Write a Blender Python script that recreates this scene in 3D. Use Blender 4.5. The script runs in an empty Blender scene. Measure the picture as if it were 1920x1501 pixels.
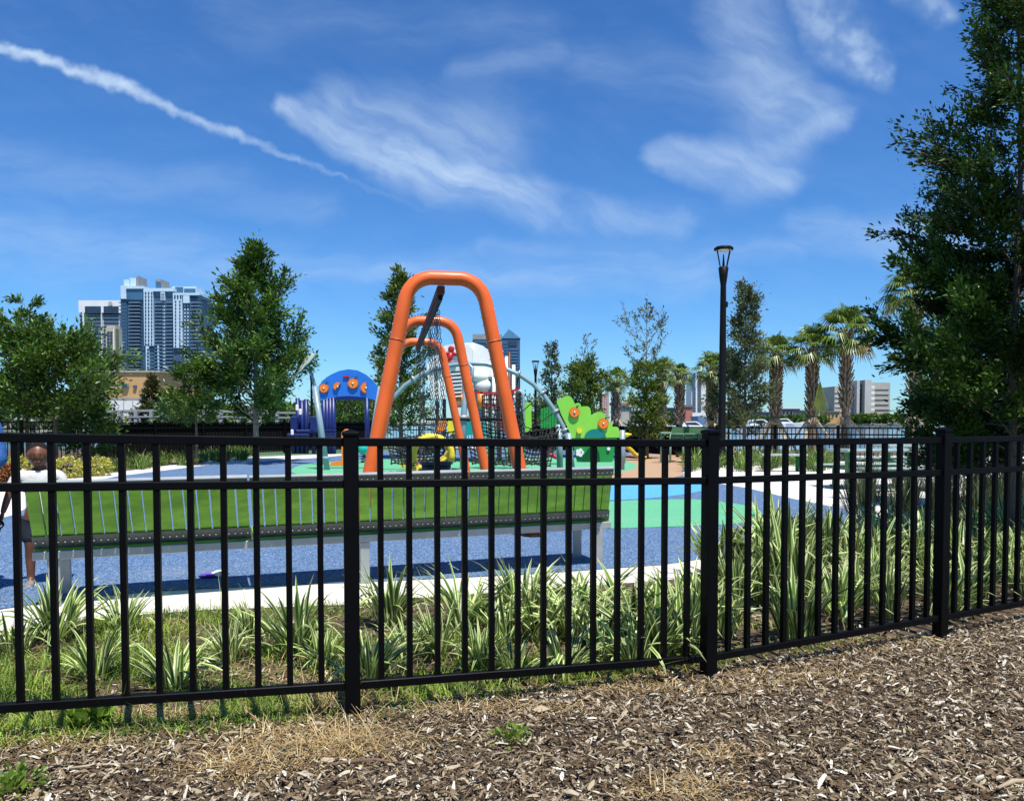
import bpy, math, random
import numpy as np
from mathutils import Vector, Matrix
R = math.radians
random.seed(7)
NP = np.random.default_rng(11)
scn = bpy.context.scene
C = scn.collection

# ------------------------------------------------------------------ camera
FPX, CX, CY, HOR, EYE = 1450.0, 960.0, 750.5, 790.0, 1.30
PITCH = R(-2.0)
cam_d = bpy.data.cameras.new('camera')
cam = bpy.data.objects.new('camera', cam_d); C.objects.link(cam)
cam.location = (0, 0, EYE); cam.rotation_euler = (R(90) + PITCH, 0, 0)
cam_d.sensor_width = 36; cam_d.lens = 36 * FPX / 1920
SHIFT = (math.tan(-PITCH) - (CY - HOR) / FPX) * FPX / 1920
cam_d.shift_y = SHIFT
cam_d.clip_start = 0.05; cam_d.clip_end = 6000
scn.camera = cam

def ray(px, py):
    u = (px - CX) / FPX; v = (CY - py) / FPX + SHIFT * 1920 / FPX
    return Vector((u, math.cos(PITCH) - v * math.sin(PITCH), math.sin(PITCH) + v * math.cos(PITCH)))
def G(px, py, z=0.0):
    r = ray(px, py); t = (z - EYE) / r.z
    return Vector((r.x * t, r.y * t, z))
def A(px, py, Y):
    r = ray(px, py); t = Y / r.y
    return Vector((r.x * t, Y, EYE + r.z * t))
def S(px, Y):                      # size of px pixels at depth Y
    return px * Y / FPX

# ------------------------------------------------------------------ light
SUN_EL = R(67); SUN_AZ = math.atan2(0.42, -0.90)      # direction (x, y) towards the sun
sd = Vector((math.sin(SUN_AZ) * math.cos(SUN_EL), math.cos(SUN_AZ) * math.cos(SUN_EL), math.sin(SUN_EL)))
sun_d = bpy.data.lights.new('sun', 'SUN'); sun_d.energy = 5.0; sun_d.angle = R(0.5); sun_d.color = (1, .955, .88)
sun = bpy.data.objects.new('sun', sun_d); C.objects.link(sun)
sun.rotation_euler = sd.to_track_quat('Z', 'Y').to_euler()
scn.view_settings.view_transform = 'Standard'; scn.view_settings.look = 'None'
scn.view_settings.exposure = 0.40; scn.view_settings.gamma = 1.0
scn.render.film_transparent = False
scn.cycles.max_bounces = 6; scn.cycles.diffuse_bounces = 2; scn.cycles.glossy_bounces = 2
scn.cycles.transmission_bounces = 3; scn.cycles.transparent_max_bounces = 6

W = bpy.data.worlds.new('World'); scn.world = W; W.use_nodes = True
nt = W.node_tree; nt.nodes.clear()
class NB:                                            # tiny node expression builder
    def __init__(s, nt): s.nt = nt
    def n(s, t, **k):
        x = s.nt.nodes.new(t)
        for a, b in k.items(): setattr(x, a, b)
        return x
    def put(s, sock, v):
        if hasattr(v, 'bl_idname') or hasattr(v, 'is_output'): s.nt.links.new(v, sock)
        else: sock.default_value = v
    def m(s, op, a, b=0.0, c=0.0, clamp=False):
        x = s.n('ShaderNodeMath', operation=op, use_clamp=clamp)
        s.put(x.inputs[0], a); s.put(x.inputs[1], b); s.put(x.inputs[2], c)
        return x.outputs[0]
    def noise(s, vec, scale, detail=4, rough=.55, dist=0.0):
        x = s.n('ShaderNodeTexNoise'); s.put(x.inputs['Vector'], vec)
        x.inputs['Scale'].default_value = scale; x.inputs['Detail'].default_value = detail
        x.inputs['Roughness'].default_value = rough; x.inputs['Distortion'].default_value = dist
        return x.outputs['Fac']
    def mix(s, f, a, b, mode='MIX'):
        x = s.n('ShaderNodeMix', data_type='RGBA', blend_type=mode)
        s.put(x.inputs[0], f); s.put(x.inputs[6], a); s.put(x.inputs[7], b)
        return x.outputs[2]
    def ss(s, v, a, b):
        x = s.n('ShaderNodeMapRange', interpolation_type='SMOOTHSTEP')
        s.put(x.inputs[0], v); x.inputs[1].default_value = a; x.inputs[2].default_value = b
        x.inputs[3].default_value = 0; x.inputs[4].default_value = 1
        return x.outputs[0]
    def comb(s, x, y, z=0.0):
        c = s.n('ShaderNodeCombineXYZ'); s.put(c.inputs[0], x); s.put(c.inputs[1], y); s.put(c.inputs[2], z)
        return c.outputs[0]
w = NB(nt)
sky = w.n('ShaderNodeTexSky', sky_type='NISHITA'); sky.sun_disc = False
sky.sun_elevation = SUN_EL; sky.sun_rotation = SUN_AZ; sky.altitude = 0; sky.air_density = 1.0; sky.dust_density = 0.1; sky.ozone_density = 2.6
tc = w.n('ShaderNodeTexCoord'); sp = w.n('ShaderNodeSeparateXYZ'); nt.links.new(tc.outputs['Generated'], sp.inputs[0])
yy = w.m('MAXIMUM', sp.outputs[1], 0.02)
U = w.m('DIVIDE', sp.outputs[0], yy); V = w.m('DIVIDE', sp.outputs[2], yy)
uv0 = w.comb(U, V)
# warp: large soft bends and small puffs
n1 = w.n('ShaderNodeTexNoise'); nt.links.new(uv0, n1.inputs['Vector']); n1.inputs['Scale'].default_value = 9; n1.inputs['Detail'].default_value = 5
sw = w.n('ShaderNodeSeparateColor'); nt.links.new(n1.outputs['Color'], sw.inputs[0])
Uw = w.m('ADD', U, w.m('MULTIPLY', w.m('SUBTRACT', sw.outputs[0], .5), .10))
Vw = w.m('ADD', V, w.m('MULTIPLY', w.m('SUBTRACT', sw.outputs[1], .5), .060))
n2 = w.n('ShaderNodeTexNoise'); nt.links.new(uv0, n2.inputs['Vector']); n2.inputs['Scale'].default_value = 42; n2.inputs['Detail'].default_value = 4
s2 = w.n('ShaderNodeSeparateColor'); nt.links.new(n2.outputs['Color'], s2.inputs[0])
Up = w.m('ADD', U, w.m('MULTIPLY', w.m('SUBTRACT', s2.outputs[0], .5), .022))
Vp = w.m('ADD', V, w.m('MULTIPLY', w.m('SUBTRACT', s2.outputs[1], .5), .022))
# streaks running down to the right
stre = w.noise(w.comb(w.m('ADD', w.m('MULTIPLY', Uw, 5.0), w.m('MULTIPLY', Vw, -2.0)), w.m('ADD', w.m('MULTIPLY', Vw, 17.0), w.m('MULTIPLY', Uw, 9.0))), 1.6, 6, .6)
strh = w.noise(w.comb(w.m('MULTIPLY', Uw, 3.0), w.m('MULTIPLY', Vw, 14.0)), 1.5, 6, .6)
def uvp(p): r = ray(p[0], p[1]); return r.x / r.y, r.z / r.y
def seg(p, q, r0, r1, amp, soft, Ux, Vx):
    a, b = uvp(p), uvp(q); dx, dy = b[0] - a[0], b[1] - a[1]; L2 = dx * dx + dy * dy
    px_, py_ = w.m('SUBTRACT', Ux, a[0]), w.m('SUBTRACT', Vx, a[1])
    h = w.m('DIVIDE', w.m('ADD', w.m('MULTIPLY', px_, dx), w.m('MULTIPLY', py_, dy)), L2, clamp=True)
    ex = w.m('SUBTRACT', px_, w.m('MULTIPLY', h, dx)); ey = w.m('SUBTRACT', py_, w.m('MULTIPLY', h, dy))
    d = w.m('SQRT', w.m('ADD', w.m('MULTIPLY', ex, ex), w.m('MULTIPLY', ey, ey)))
    r = w.m('ADD', w.m('MULTIPLY', h, (r1 - r0) / FPX), r0 / FPX)
    k = w.m('SUBTRACT', 1.0, w.m('DIVIDE', d, r))
    return w.m('MULTIPLY', w.ss(k, -soft * .3, soft), amp)
def layer(segs, soft, Ux, Vx):
    o = None
    for (p, q, r0, r1, amp) in segs:
        v = seg(p, q, r0, r1, amp, soft, Ux, Vx)
        o = v if o is None else w.m('MAXIMUM', o, v)
    return o
contrail = layer([((-30, 82), (150, 134), 12, 14, .80), ((150, 134), (262, 172), 15, 15, .85), ((262, 172), (330, 210), 14, 10, .7),
                  ((330, 210), (460, 262), 11, 10, .55), ((460, 262), (560, 303), 10, 8, .36), ((560, 303), (652, 332), 8, 5, .20),
                  ((640, 332), (805, 397), 6, 9, .07)], .95, Up, Vp)
wing = layer([((525, 200), (740, 285), 20, 52, .50), ((740, 285), (870, 330), 54, 66, .60), ((870, 335), (1010, 375), 66, 56, .50),
              ((1010, 390), (1260, 412), 50, 44, .24), ((640, 195), (880, 280), 60, 125, .34), ((600, 190), (540, 200), 36, 16, .2)], 1.0, Uw, Vw)
right = layer([((1250, 290), (1400, 312), 32, 84, .48), ((1400, 312), (1470, 335), 84, 48, .50), ((1420, 285), (1575, 228), 62, 34, .46),
               ((1400, 20), (1450, 210), 85, 120, .34), ((1450, 205), (1540, 215), 110, 60, .38)], 1.0, Uw, Vw)
upr = layer([((1520, -30), (1590, 80), 46, 62, .42), ((1590, 80), (1645, 140), 62, 34, .50), ((1690, -30), (1762, 28), 36, 30, .36)], 1.0, Uw, Vw)
veil = layer([((880, 140), (1040, 98), 44, 40, .14), ((1100, 120), (1500, 150), 60, 50, .13), ((-50, 440), (560, 500), 80, 60, .22), ((560, 500), (1330, 520), 40, 46, .24),
              ((1500, 440), (1800, 430), 40, 60, .26), ((-50, 300), (600, 380), 60, 40, .12), ((400, 20), (1000, 60), 60, 60, .08), ((900, 480), (1500, 470), 30, 30, .16)], 1.0, Uw, Vw)
def m_(a, b): return w.m('MULTIPLY', a, b)
stc = w.ss(stre, .28, .68); sth = w.ss(strh, .30, .70)
dens = m_(contrail, w.m('ADD', .75, m_(w.ss(s2.outputs[2], .3, .7), .35)))
dens = w.m('MAXIMUM', dens, m_(wing, w.m('ADD', .55, m_(stc, .75))))
dens = w.m('MAXIMUM', dens, m_(right, w.m('ADD', .62, m_(stc, .55))))
dens = w.m('MAXIMUM', dens, m_(upr, w.m('ADD', .45, m_(w.ss(s2.outputs[1], .3, .7), .75))))
dens = w.m('ADD', dens, m_(veil, w.m('ADD', .35, m_(sth, 1.0))))
dens = w.m('ADD', dens, m_(m_(sth, stc), .05), clamp=True)
hs = w.n('ShaderNodeHueSaturation'); nt.links.new(sky.outputs[0], hs.inputs['Color']); hs.inputs['Saturation'].default_value = 1.12; hs.inputs['Value'].default_value = 1.0
SKY_TINT = (0.80, 1.36, 1.95, 1)
skyc = w.mix(1.0, hs.outputs[0], SKY_TINT, 'MULTIPLY')
CLOUD = (8.6, 10.8, 13.4, 1)
fin = w.mix(w.m('MULTIPLY', dens, .86), skyc, CLOUD)
bg = w.n('ShaderNodeBackground'); nt.links.new(fin, bg.inputs[0]); bg.inputs[1].default_value = 0.059
wo = w.n('ShaderNodeOutputWorld'); nt.links.new(bg.outputs[0], wo.inputs[0])
W.cycles.sampling_method = 'MANUAL'; W.cycles.sample_map_resolution = 256

# ------------------------------------------------------------------ materials
def mat(name, col, rough=.6, var=.12, scale=6.0, bump=0.0, bscale=40.0, metal=0.0, spec=.5, col2=None, stretch=None, island=0.0, trans=0.0, coat=0.0):
    m = bpy.data.materials.new(name); m.use_nodes = True
    t = m.node_tree; t.nodes.clear(); b = NB(t)
    p = b.n('ShaderNodeBsdfPrincipled'); o = b.n('ShaderNodeOutputMaterial')
    tcn = b.n('ShaderNodeTexCoord'); vec = tcn.outputs['Object']
    if stretch:
        mp = b.n('ShaderNodeMapping'); t.links.new(vec, mp.inputs[0]); mp.inputs['Scale'].default_value = stretch; vec = mp.outputs[0]
    nf = b.noise(vec, scale, 5, .6)
    f = b.ss(nf, .3, .7)
    c1 = tuple(x * (1 - var) for x in col) + (1,); c2 = tuple(min(1, x * (1 + var)) for x in (col2 or col)) + (1,)
    c = b.mix(f, c1, c2)
    if island:
        g = b.n('ShaderNodeNewGeometry')
        hv = b.n('ShaderNodeHueSaturation'); t.links.new(c, hv.inputs['Color'])
        t.links.new(b.m('ADD', 1 - island, b.m('MULTIPLY', g.outputs['Random Per Island'], 2 * island)), hv.inputs['Value'])
        t.links.new(b.m('ADD', .5 - island * .03, b.m('MULTIPLY', b.m('FRACT', b.m('MULTIPLY', g.outputs['Random Per Island'], 7.31)), island * .06)), hv.inputs['Hue'])
        c = hv.outputs[0]
    t.links.new(c, p.inputs['Base Color'])
    p.inputs['Roughness'].default_value = rough; p.inputs['Metallic'].default_value = metal
    p.inputs['Specular IOR Level'].default_value = spec
    if coat: p.inputs['Coat Weight'].default_value = coat; p.inputs['Coat Roughness'].default_value = .15
    if bump:
        bn = b.noise(vec, bscale, 4, .6); bp = b.n('ShaderNodeBump'); bp.inputs['Strength'].default_value = bump; bp.inputs['Distance'].default_value = .02
        t.links.new(bn, bp.inputs['Height']); t.links.new(bp.outputs[0], p.inputs['Normal'])
    sh = p.outputs[0]
    if trans:
        tr = b.n('ShaderNodeBsdfTranslucent'); t.links.new(c, tr.inputs[0]); mx = b.n('ShaderNodeMixShader'); mx.inputs[0].default_value = trans
        t.links.new(sh, mx.inputs[1]); t.links.new(tr.outputs[0], mx.inputs[2]); sh = mx.outputs[0]
    t.links.new(sh, o.inputs[0])
    return m

# ------------------------------------------------------------------ object helpers
def tag(o, label=None, cat=None, group=None, kind=None):
    if label: o['label'] = label
    if cat: o['category'] = cat
    if group: o['group'] = group
    if kind: o['kind'] = kind
    return o
def thing(name, label, cat, loc=(0, 0, 0), group=None):
    o = bpy.data.objects.new(name, None); C.objects.link(o); o.location = loc; o.empty_display_size = .2
    return tag(o, label, cat, group)
def root_loc(p):
    v = Vector((0, 0, 0))
    while p is not None: v += Vector(p.location); p = p.parent
    return v
def link(name, me, m, parent=None, loc=None):
    o = bpy.data.objects.new(name, me); C.objects.link(o)
    if m is not None: me.materials.clear(); me.materials.append(m)
    if parent is not None: o.parent = parent
    if loc is not None: o.location = loc
    return o
def np_mesh(name, V_, F_, uv=None, smooth=False):     # V (n,3)  F (m,k)
    me = bpy.data.meshes.new(name); V_ = np.asarray(V_, dtype=np.float32); F_ = np.asarray(F_, dtype=np.int32); k = F_.shape[1]
    me.vertices.add(len(V_)); me.vertices.foreach_set('co', V_.ravel())
    me.loops.add(F_.size); me.loops.foreach_set('vertex_index', F_.ravel())
    me.polygons.add(len(F_)); me.polygons.foreach_set('loop_start', np.arange(0, F_.size, k, dtype=np.int32))
    try: me.polygons.foreach_set('loop_total', np.full(len(F_), k, dtype=np.int32))
    except Exception: pass
    if uv is not None:
        l = me.uv_layers.new(name='UVMap'); l.data.foreach_set('uv', np.asarray(uv, dtype=np.float32)[F_.ravel()].ravel())
    me.update(calc_edges=True)
    me.polygons.foreach_set('use_smooth', np.full(len(F_), smooth))
    return me
def copy_tree(o, parent=None, **kw):
    c = o.copy(); C.objects.link(c)
    if parent is not None: c.parent = parent
    for ch in [x for x in KIDS.get(o.name, [])]:
        d = copy_tree(ch, c); KIDS.setdefault(c.name, []).append(d)
    return c
KIDS = {}
def reg(parent, o):
    if parent is not None: KIDS.setdefault(parent.name, []).append(o)
    return o
def frame_z(d):
    d = Vector(d).normalized(); a = Vector((0, 0, 1)) if abs(d.z) < .95 else Vector((1, 0, 0))
    x = d.cross(a).normalized(); y = d.cross(x).normalized()
    return x, y
class MB:
    def __init__(s): s.v = []; s.f = []; s.sm = []
    def quad(s, *pts, smooth=False):
        n = len(s.v); s.v += [tuple(p) for p in pts]; s.f.append(tuple(range(n, n + len(pts)))); s.sm.append(smooth); return s
    def box(s, c, d, rz=0.0, bev=0.0, M=None):
        n = len(s.v); hx, hy, hz = d[0] / 2, d[1] / 2, d[2] / 2
        if M is None: M = Matrix.Translation(Vector(c)) @ Matrix.Rotation(rz, 4, 'Z')
        if bev <= 0:
            for z in (-hz, hz):
                for x, y in ((-hx, -hy), (hx, -hy), (hx, hy), (-hx, hy)): s.v.append(tuple(M @ Vector((x, y, z))))
            for f in ((0, 3, 2, 1), (4, 5, 6, 7), (0, 1, 5, 4), (1, 2, 6, 5), (2, 3, 7, 6), (3, 0, 4, 7)):
                s.f.append(tuple(n + i for i in f)); s.sm.append(False)
        else:
            b = min(bev, hx * .9, hy * .9, hz * .9)
            rings = [(-hz, b), (-hz + b, 0), (hz - b, 0), (hz, b)]
            for z, i in rings:
                X, Y = hx - i, hy - i
                for x, y in ((-X + b, -Y), (X - b, -Y), (X, -Y + b), (X, Y - b), (X - b, Y), (-X + b, Y), (-X, Y - b), (-X, -Y + b)):
                    s.v.append(tuple(M @ Vector((x, y, z))))
            for r in range(3):
                for k in range(8):
                    a, bb = n + r * 8 + k, n + r * 8 + (k + 1) % 8; s.f.append((a, bb, bb + 8, a + 8)); s.sm.append(False)
            s.f.append(tuple(n + k for k in range(7, -1, -1))); s.f.append(tuple(n + 24 + k for k in range(8))); s.sm += [False, False]
        return s
    def bar(s, p, q, w_, h_, up=(0, 0, 1), bev=0.0):       # rectangular bar from p to q
        p, q = Vector(p), Vector(q); d = (q - p); L = d.length; d.normalize(); u = Vector(up)
        x = d.cross(u).normalized(); z = x.cross(d).normalized()
        M = Matrix(((x.x, d.x, z.x, (p.x + q.x) / 2), (x.y, d.y, z.y, (p.y + q.y) / 2), (x.z, d.z, z.z, (p.z + q.z) / 2), (0, 0, 0, 1)))
        return s.box(None, (w_, L, h_), bev=bev, M=M)
    def tube(s, pts, r, n=10, cap=True, closed=False, smooth=True):
        pts = [Vector(p) for p in pts]; m = len(pts); rs = r if hasattr(r, '__len__') else [r] * m; b0 = len(s.v); px = None
        for i, p in enumerate(pts):
            if closed: d = pts[(i + 1) % m] - pts[i - 1]
            else: d = pts[min(i + 1, m - 1)] - pts[max(i - 1, 0)]
            d.normalize()
            if px is None: x, y = frame_z(d)
            else: x = (px - d * px.dot(d)).normalized(); y = d.cross(x).normalized()
            px = x
            for k in range(n):
                a = 2 * math.pi * k / n; s.v.append(tuple(p + (x * math.cos(a) + y * math.sin(a)) * rs[i]))
        for i in range(m if closed else m - 1):
            for k in range(n):
                a, b = b0 + i * n + k, b0 + i * n + (k + 1) % n; c, d_ = b0 + ((i + 1) % m) * n + (k + 1) % n, b0 + ((i + 1) % m) * n + k
                s.f.append((a, b, c, d_)); s.sm.append(smooth)
        if cap and not closed:
            s.f.append(tuple(b0 + k for k in range(n - 1, -1, -1))); s.f.append(tuple(b0 + (m - 1) * n + k for k in range(n))); s.sm += [False, False]
        return s
    def lathe(s, c, prof, n=16, axis=(0, 0, 1)):        # prof [(r, h)]
        c = Vector(c); ax = Vector(axis).normalized(); x, y = frame_z(ax); b0 = len(s.v)
        for r, h in prof:
            for k in range(n):
                a = 2 * math.pi * k / n; s.v.append(tuple(c + ax * h + (x * math.cos(a) + y * math.sin(a)) * max(r, 1e-4)))
        for i in range(len(prof) - 1):
            for k in range(n):
                a, b = b0 + i * n + k, b0 + i * n + (k + 1) % n; s.f.append((a, b, b + n, a + n)); s.sm.append(True)
        s.f.append(tuple(b0 + k for k in range(n - 1, -1, -1))); s.f.append(tuple(b0 + (len(prof) - 1) * n + k for k in range(n))); s.sm += [False, False]
        return s
    def prism(s, pts, ext):                              # planar outline (world points) pushed along ext
        n = len(pts); b0 = len(s.v); e = Vector(ext)
        s.v += [tuple(p) for p in pts] + [tuple(Vector(p) + e) for p in pts]
        s.f.append(tuple(b0 + k for k in range(n))); s.f.append(tuple(b0 + n + k for k in range(n - 1, -1, -1))); s.sm += [False, False]
        for k in range(n):
            s.f.append((b0 + (k + 1) % n, b0 + k, b0 + n + k, b0 + n + (k + 1) % n)); s.sm.append(False)
        return s
    def ball(s, c, r, n=12, m=8, sc=(1, 1, 1)):
        c = Vector(c); b0 = len(s.v)
        for j in range(1, m):
            t = math.pi * j / m
            for k in range(n):
                a = 2 * math.pi * k / n; s.v.append((c.x + r * sc[0] * math.sin(t) * math.cos(a), c.y + r * sc[1] * math.sin(t) * math.sin(a), c.z + r * sc[2] * math.cos(t)))
        top = len(s.v); s.v.append((c.x, c.y, c.z + r * sc[2])); s.v.append((c.x, c.y, c.z - r * sc[2]))
        for j in range(m - 2):
            for k in range(n):
                a, b = b0 + j * n + k, b0 + j * n + (k + 1) % n; s.f.append((a, a + n, b + n, b)); s.sm.append(True)
        for k in range(n):
            s.f.append((top, b0 + k, b0 + (k + 1) % n)); q = b0 + (m - 2) * n; s.f.append((top + 1, q + (k + 1) % n, q + k)); s.sm += [True, True]
        return s
    def build(s, name, m, parent=None, origin=None):
        o_ = root_loc(parent) if parent is not None else Vector(origin or (0, 0, 0))
        me = bpy.data.meshes.new(name); me.from_pydata([(a - o_.x, b - o_.y, c - o_.z) for a, b, c in s.v], [], s.f); me.update()
        me.polygons.foreach_set('use_smooth', s.sm)
        o = link(name, me, m, parent)
        if parent is None and origin is not None: o.location = origin
        return reg(parent, o)
def skin(name, verts, edges, radii, m, parent=None, sub=2, root=0):
    o_ = root_loc(parent) if parent is not None else Vector((0, 0, 0))
    me = bpy.data.meshes.new(name); me.from_pydata([tuple(Vector(v) - o_) for v in verts], edges, []); o = link(name, me, m, parent)
    sm = o.modifiers.new('skin', 'SKIN'); sm.use_smooth_shade = True
    for i, r in enumerate(radii):
        rr = r if hasattr(r, '__len__') else (r, r)
        me.skin_vertices[0].data[i].radius = rr; me.skin_vertices[0].data[i].use_root = (i == root)
    ss = o.modifiers.new('sub', 'SUBSURF'); ss.levels = sub; ss.render_levels = sub
    return reg(parent, o)
# ================================================================== SETTING: ground sheets
def rubber(name, cols, scale=70, rough=.85):
    m = bpy.data.materials.new(name); m.use_nodes = True; t = m.node_tree; t.nodes.clear(); b = NB(t)
    p = b.n('ShaderNodeBsdfPrincipled'); o = b.n('ShaderNodeOutputMaterial'); tcn = b.n('ShaderNodeTexCoord')
    v = b.n('ShaderNodeTexVoronoi'); t.links.new(tcn.outputs['Object'], v.inputs['Vector']); v.inputs['Scale'].default_value = scale
    sc = b.n('ShaderNodeSeparateColor'); t.links.new(v.outputs['Color'], sc.inputs[0])
    r = b.n('ShaderNodeValToRGB'); r.color_ramp.interpolation = 'CONSTANT'; t.links.new(sc.outputs[0], r.inputs[0])
    e = r.color_ramp.elements
    while len(e) < len(cols): e.new(.5)
    acc = 0
    for i, (wt, c) in enumerate(cols): e[i].position = acc; e[i].color = c + (1,); acc += wt
    big = b.ss(b.noise(tcn.outputs['Object'], 1.1, 5, .6), .25, .75)
    c = b.mix(b.m('MULTIPLY', big, .22), r.outputs[0], (cols[0][1][0] * .75, cols[0][1][1] * .75, cols[0][1][2] * .75, 1))
    dust = b.ss(b.noise(tcn.outputs['Object'], .55, 6, .65), .52, .8)
    c = b.mix(b.m('MULTIPLY', dust, .25), c, (.42, .42, .40, 1))
    t.links.new(c, p.inputs['Base Color']); p.inputs['Roughness'].default_value = rough; p.inputs['Specular IOR Level'].default_value = .25
    bp = b.n('ShaderNodeBump'); bp.inputs['Strength'].default_value = .35; bp.inputs['Distance'].default_value = .004
    t.links.new(v.outputs['Distance'], bp.inputs['Height']); t.links.new(bp.outputs[0], p.inputs['Normal']); t.links.new(p.outputs[0], o.inputs[0])
    return m
M_soil = mat('soil', (.055, .036, .020), .95, .35, 9, 1.0, 60, col2=(.12, .085, .048))
M_conc = mat('concrete', (.66, .63, .57), .85, .08, 3, .15, 90)
M_blue = rubber('blue_rubber', [(.36, (.080, .155, .285)), (.22, (.055, .105, .20)), (.20, (.12, .21, .35)), (.10, (.020, .035, .07)), (.12, (.27, .35, .46))], 95)
M_mint = rubber('mint_rubber', [(.7, (.115, .41, .225)), (.2, (.10, .36, .20)), (.1, (.17, .46, .28))])
M_sky = rubber('light_blue_rubber', [(.7, (.09, .36, .80)), (.2, (.08, .30, .70)), (.1, (.16, .42, .8))])
M_tan = rubber('tan_rubber', [(.5, (.42, .27, .16)), (.3, (.36, .23, .14)), (.2, (.5, .34, .22))])
M_turf = rubber('turf_green', [(.5, (.10, .19, .09)), (.3, (.08, .15, .07)), (.2, (.14, .24, .12))], 60)
M_lawn = mat('lawn', (.10, .13, .035), .95, .4, 5, 1.0, 80, col2=(.22, .20, .09))
M_asph = mat('asphalt', (.16, .16, .15), .9, .2, 2, .3, 60)

def sheet(name, pts, z, m, sub=0):
    me = bpy.data.meshes.new(name); me.from_pydata([(p[0], p[1], z) for p in pts], [], [tuple(range(len(pts)))]); me.update()
    if me.polygons[0].normal.z < 0: me.flip_normals()
    o = link(name, me, m); o['kind'] = 'structure'; return o
def smooth_loop(pts, k=6):
    out = []; n = len(pts)
    for i in range(n):
        p0, p1, p2, p3 = (Vector(pts[(i + j) % n][:2]).to_3d() for j in (-1, 0, 1, 2))
        for s_ in range(k):
            t = s_ / k
            out.append(.5 * ((2 * p1) + (-p0 + p2) * t + (2 * p0 - 5 * p1 + 4 * p2 - p3) * t * t + (-p0 + 3 * p1 - 3 * p2 + p3) * t ** 3))
    return out
def gp(L): return [G(*p) for p in L]
sheet('ground', [(-90, -12), (90, -12), (90, 36), (-90, 36)], 0, M_soil)
curb_in = [(-330, 1205), (-150, 1168), (10, 1142), (150, 1122), (300, 1109), (440, 1102), (640, 1094), (800, 1087), (1000, 1077), (1240, 1060), (1340, 1045), (1450, 1023), (1560, 992), (1600, 966)]
curb_out = [(-330, 1260), (-150, 1215), (0, 1184), (200, 1157), (400, 1143), (650, 1134), (800, 1120), (1000, 1106), (1250, 1088), (1350, 1070), (1460, 1046), (1590, 1008), (1650, 972)]
conc = curb_out + [(1760, 938), (1940, 905), (2300, 880), (2300, 852), (1500, 855), (1290, 838), (720, 838), (560, 850), (390, 862), (160, 893), (0, 912), (-400, 935)]
sheet('path', gp(conc), .004, M_conc)
rub = curb_in + [(1588, 956), (1480, 934), (1400, 915), (1340, 906), (1292, 897), (1275, 889), (1290, 880), (1310, 862), (1298, 846), (1180, 841), (760, 842), (600, 858), (390, 872), (220, 893), (110, 915), (30, 965), (-200, 1020)]
sheet('playground_surface', gp(rub), .010, M_blue)
sheet('mint_ground_patch', smooth_loop(gp([(1020, 962), (1120, 943), (1290, 937), (1395, 948), (1428, 964), (1390, 982), (1250, 989), (1090, 992), (1010, 980)])), .014, M_mint)
sheet('light_blue_ground_patch', smooth_loop(gp([(900, 918), (1100, 910), (1290, 907), (1328, 908), (1320, 920), (1230, 934), (1080, 940), (930, 934)])), .014, M_sky)
sheet('tan_ground_patch', smooth_loop(gp([(1130, 897), (1230, 899), (1282, 891), (1278, 882), (1296, 866), (1285, 850), (1200, 846), (1160, 860), (1090, 882)])), .014, M_tan)
sheet('mint_ground_patch', smooth_loop(gp([(548, 880), (600, 868), (800, 859), (1100, 860), (1185, 868), (1180, 882), (1080, 894), (900, 902), (680, 904), (570, 893)])), .0145, M_mint)
sheet('light_blue_ground_patch', smooth_loop(gp([(1180, 845), (1240, 842), (1296, 847), (1280, 852), (1210, 851)])), .018, M_sky)
sheet('turf_ground_patch', gp([(360, 858), (420, 850), (480, 840), (640, 832), (790, 834), (800, 842), (700, 849), (600, 852), (480, 856)]), .008, M_turf)
sheet('lawn', gp([(150, 893), (180, 872), (300, 858), (420, 850), (360, 858), (480, 857), (560, 852), (390, 863)]), .006, M_lawn)

# ================================================================== near fence
M_black = mat('black_paint', (.0025, .0025, .003), .45, .15, 8, .05, 60, spec=.10)
PST = [Vector((-2.49, 2.97, 0)), Vector((-.698, 3.344, 0)), Vector((.992, 3.864, 0)), Vector((2.56, 4.584, 0)), Vector((4.13, 5.37, 0))]
ZT = [1.246, 1.211, 1.192, 1.190, 1.197]; ZM = [1.042, 1.030, 1.005, .998, 1.004]; ZB = [.156, .149, .111, .130, .132]      # slightly uneven ground
fence = thing('metal_fence', 'tall black metal picket fence running across the front of the picture', 'fence', tuple(PST[1]))
for i, p in enumerate(PST):
    d = (PST[min(i + 1, 4)] - PST[max(i - 1, 0)]).normalized(); rz = math.atan2(d.y, d.x)
    MB().box((p.x, p.y, .61), (.064, .064, 1.26), rz, .003).build('post', M_black, fence)
    b = MB().box((p.x, p.y, 1.247), (.074, .074, .018), rz, .004)
    M4 = Matrix.Translation((p.x, p.y, 1.256)) @ Matrix.Rotation(rz, 4, 'Z'); n = len(b.v)
    for x, y in ((-.035, -.035), (.035, -.035), (.035, .035), (-.035, .035)): b.v.append(tuple(M4 @ Vector((x, y, 0))))
    b.v.append(tuple(M4 @ Vector((0, 0, .012))))
    for k in range(4): b.f.append((n + k, n + (k + 1) % 4, n + 4)); b.sm.append(False)
    b.build('post_cap', M_black, fence)
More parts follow.
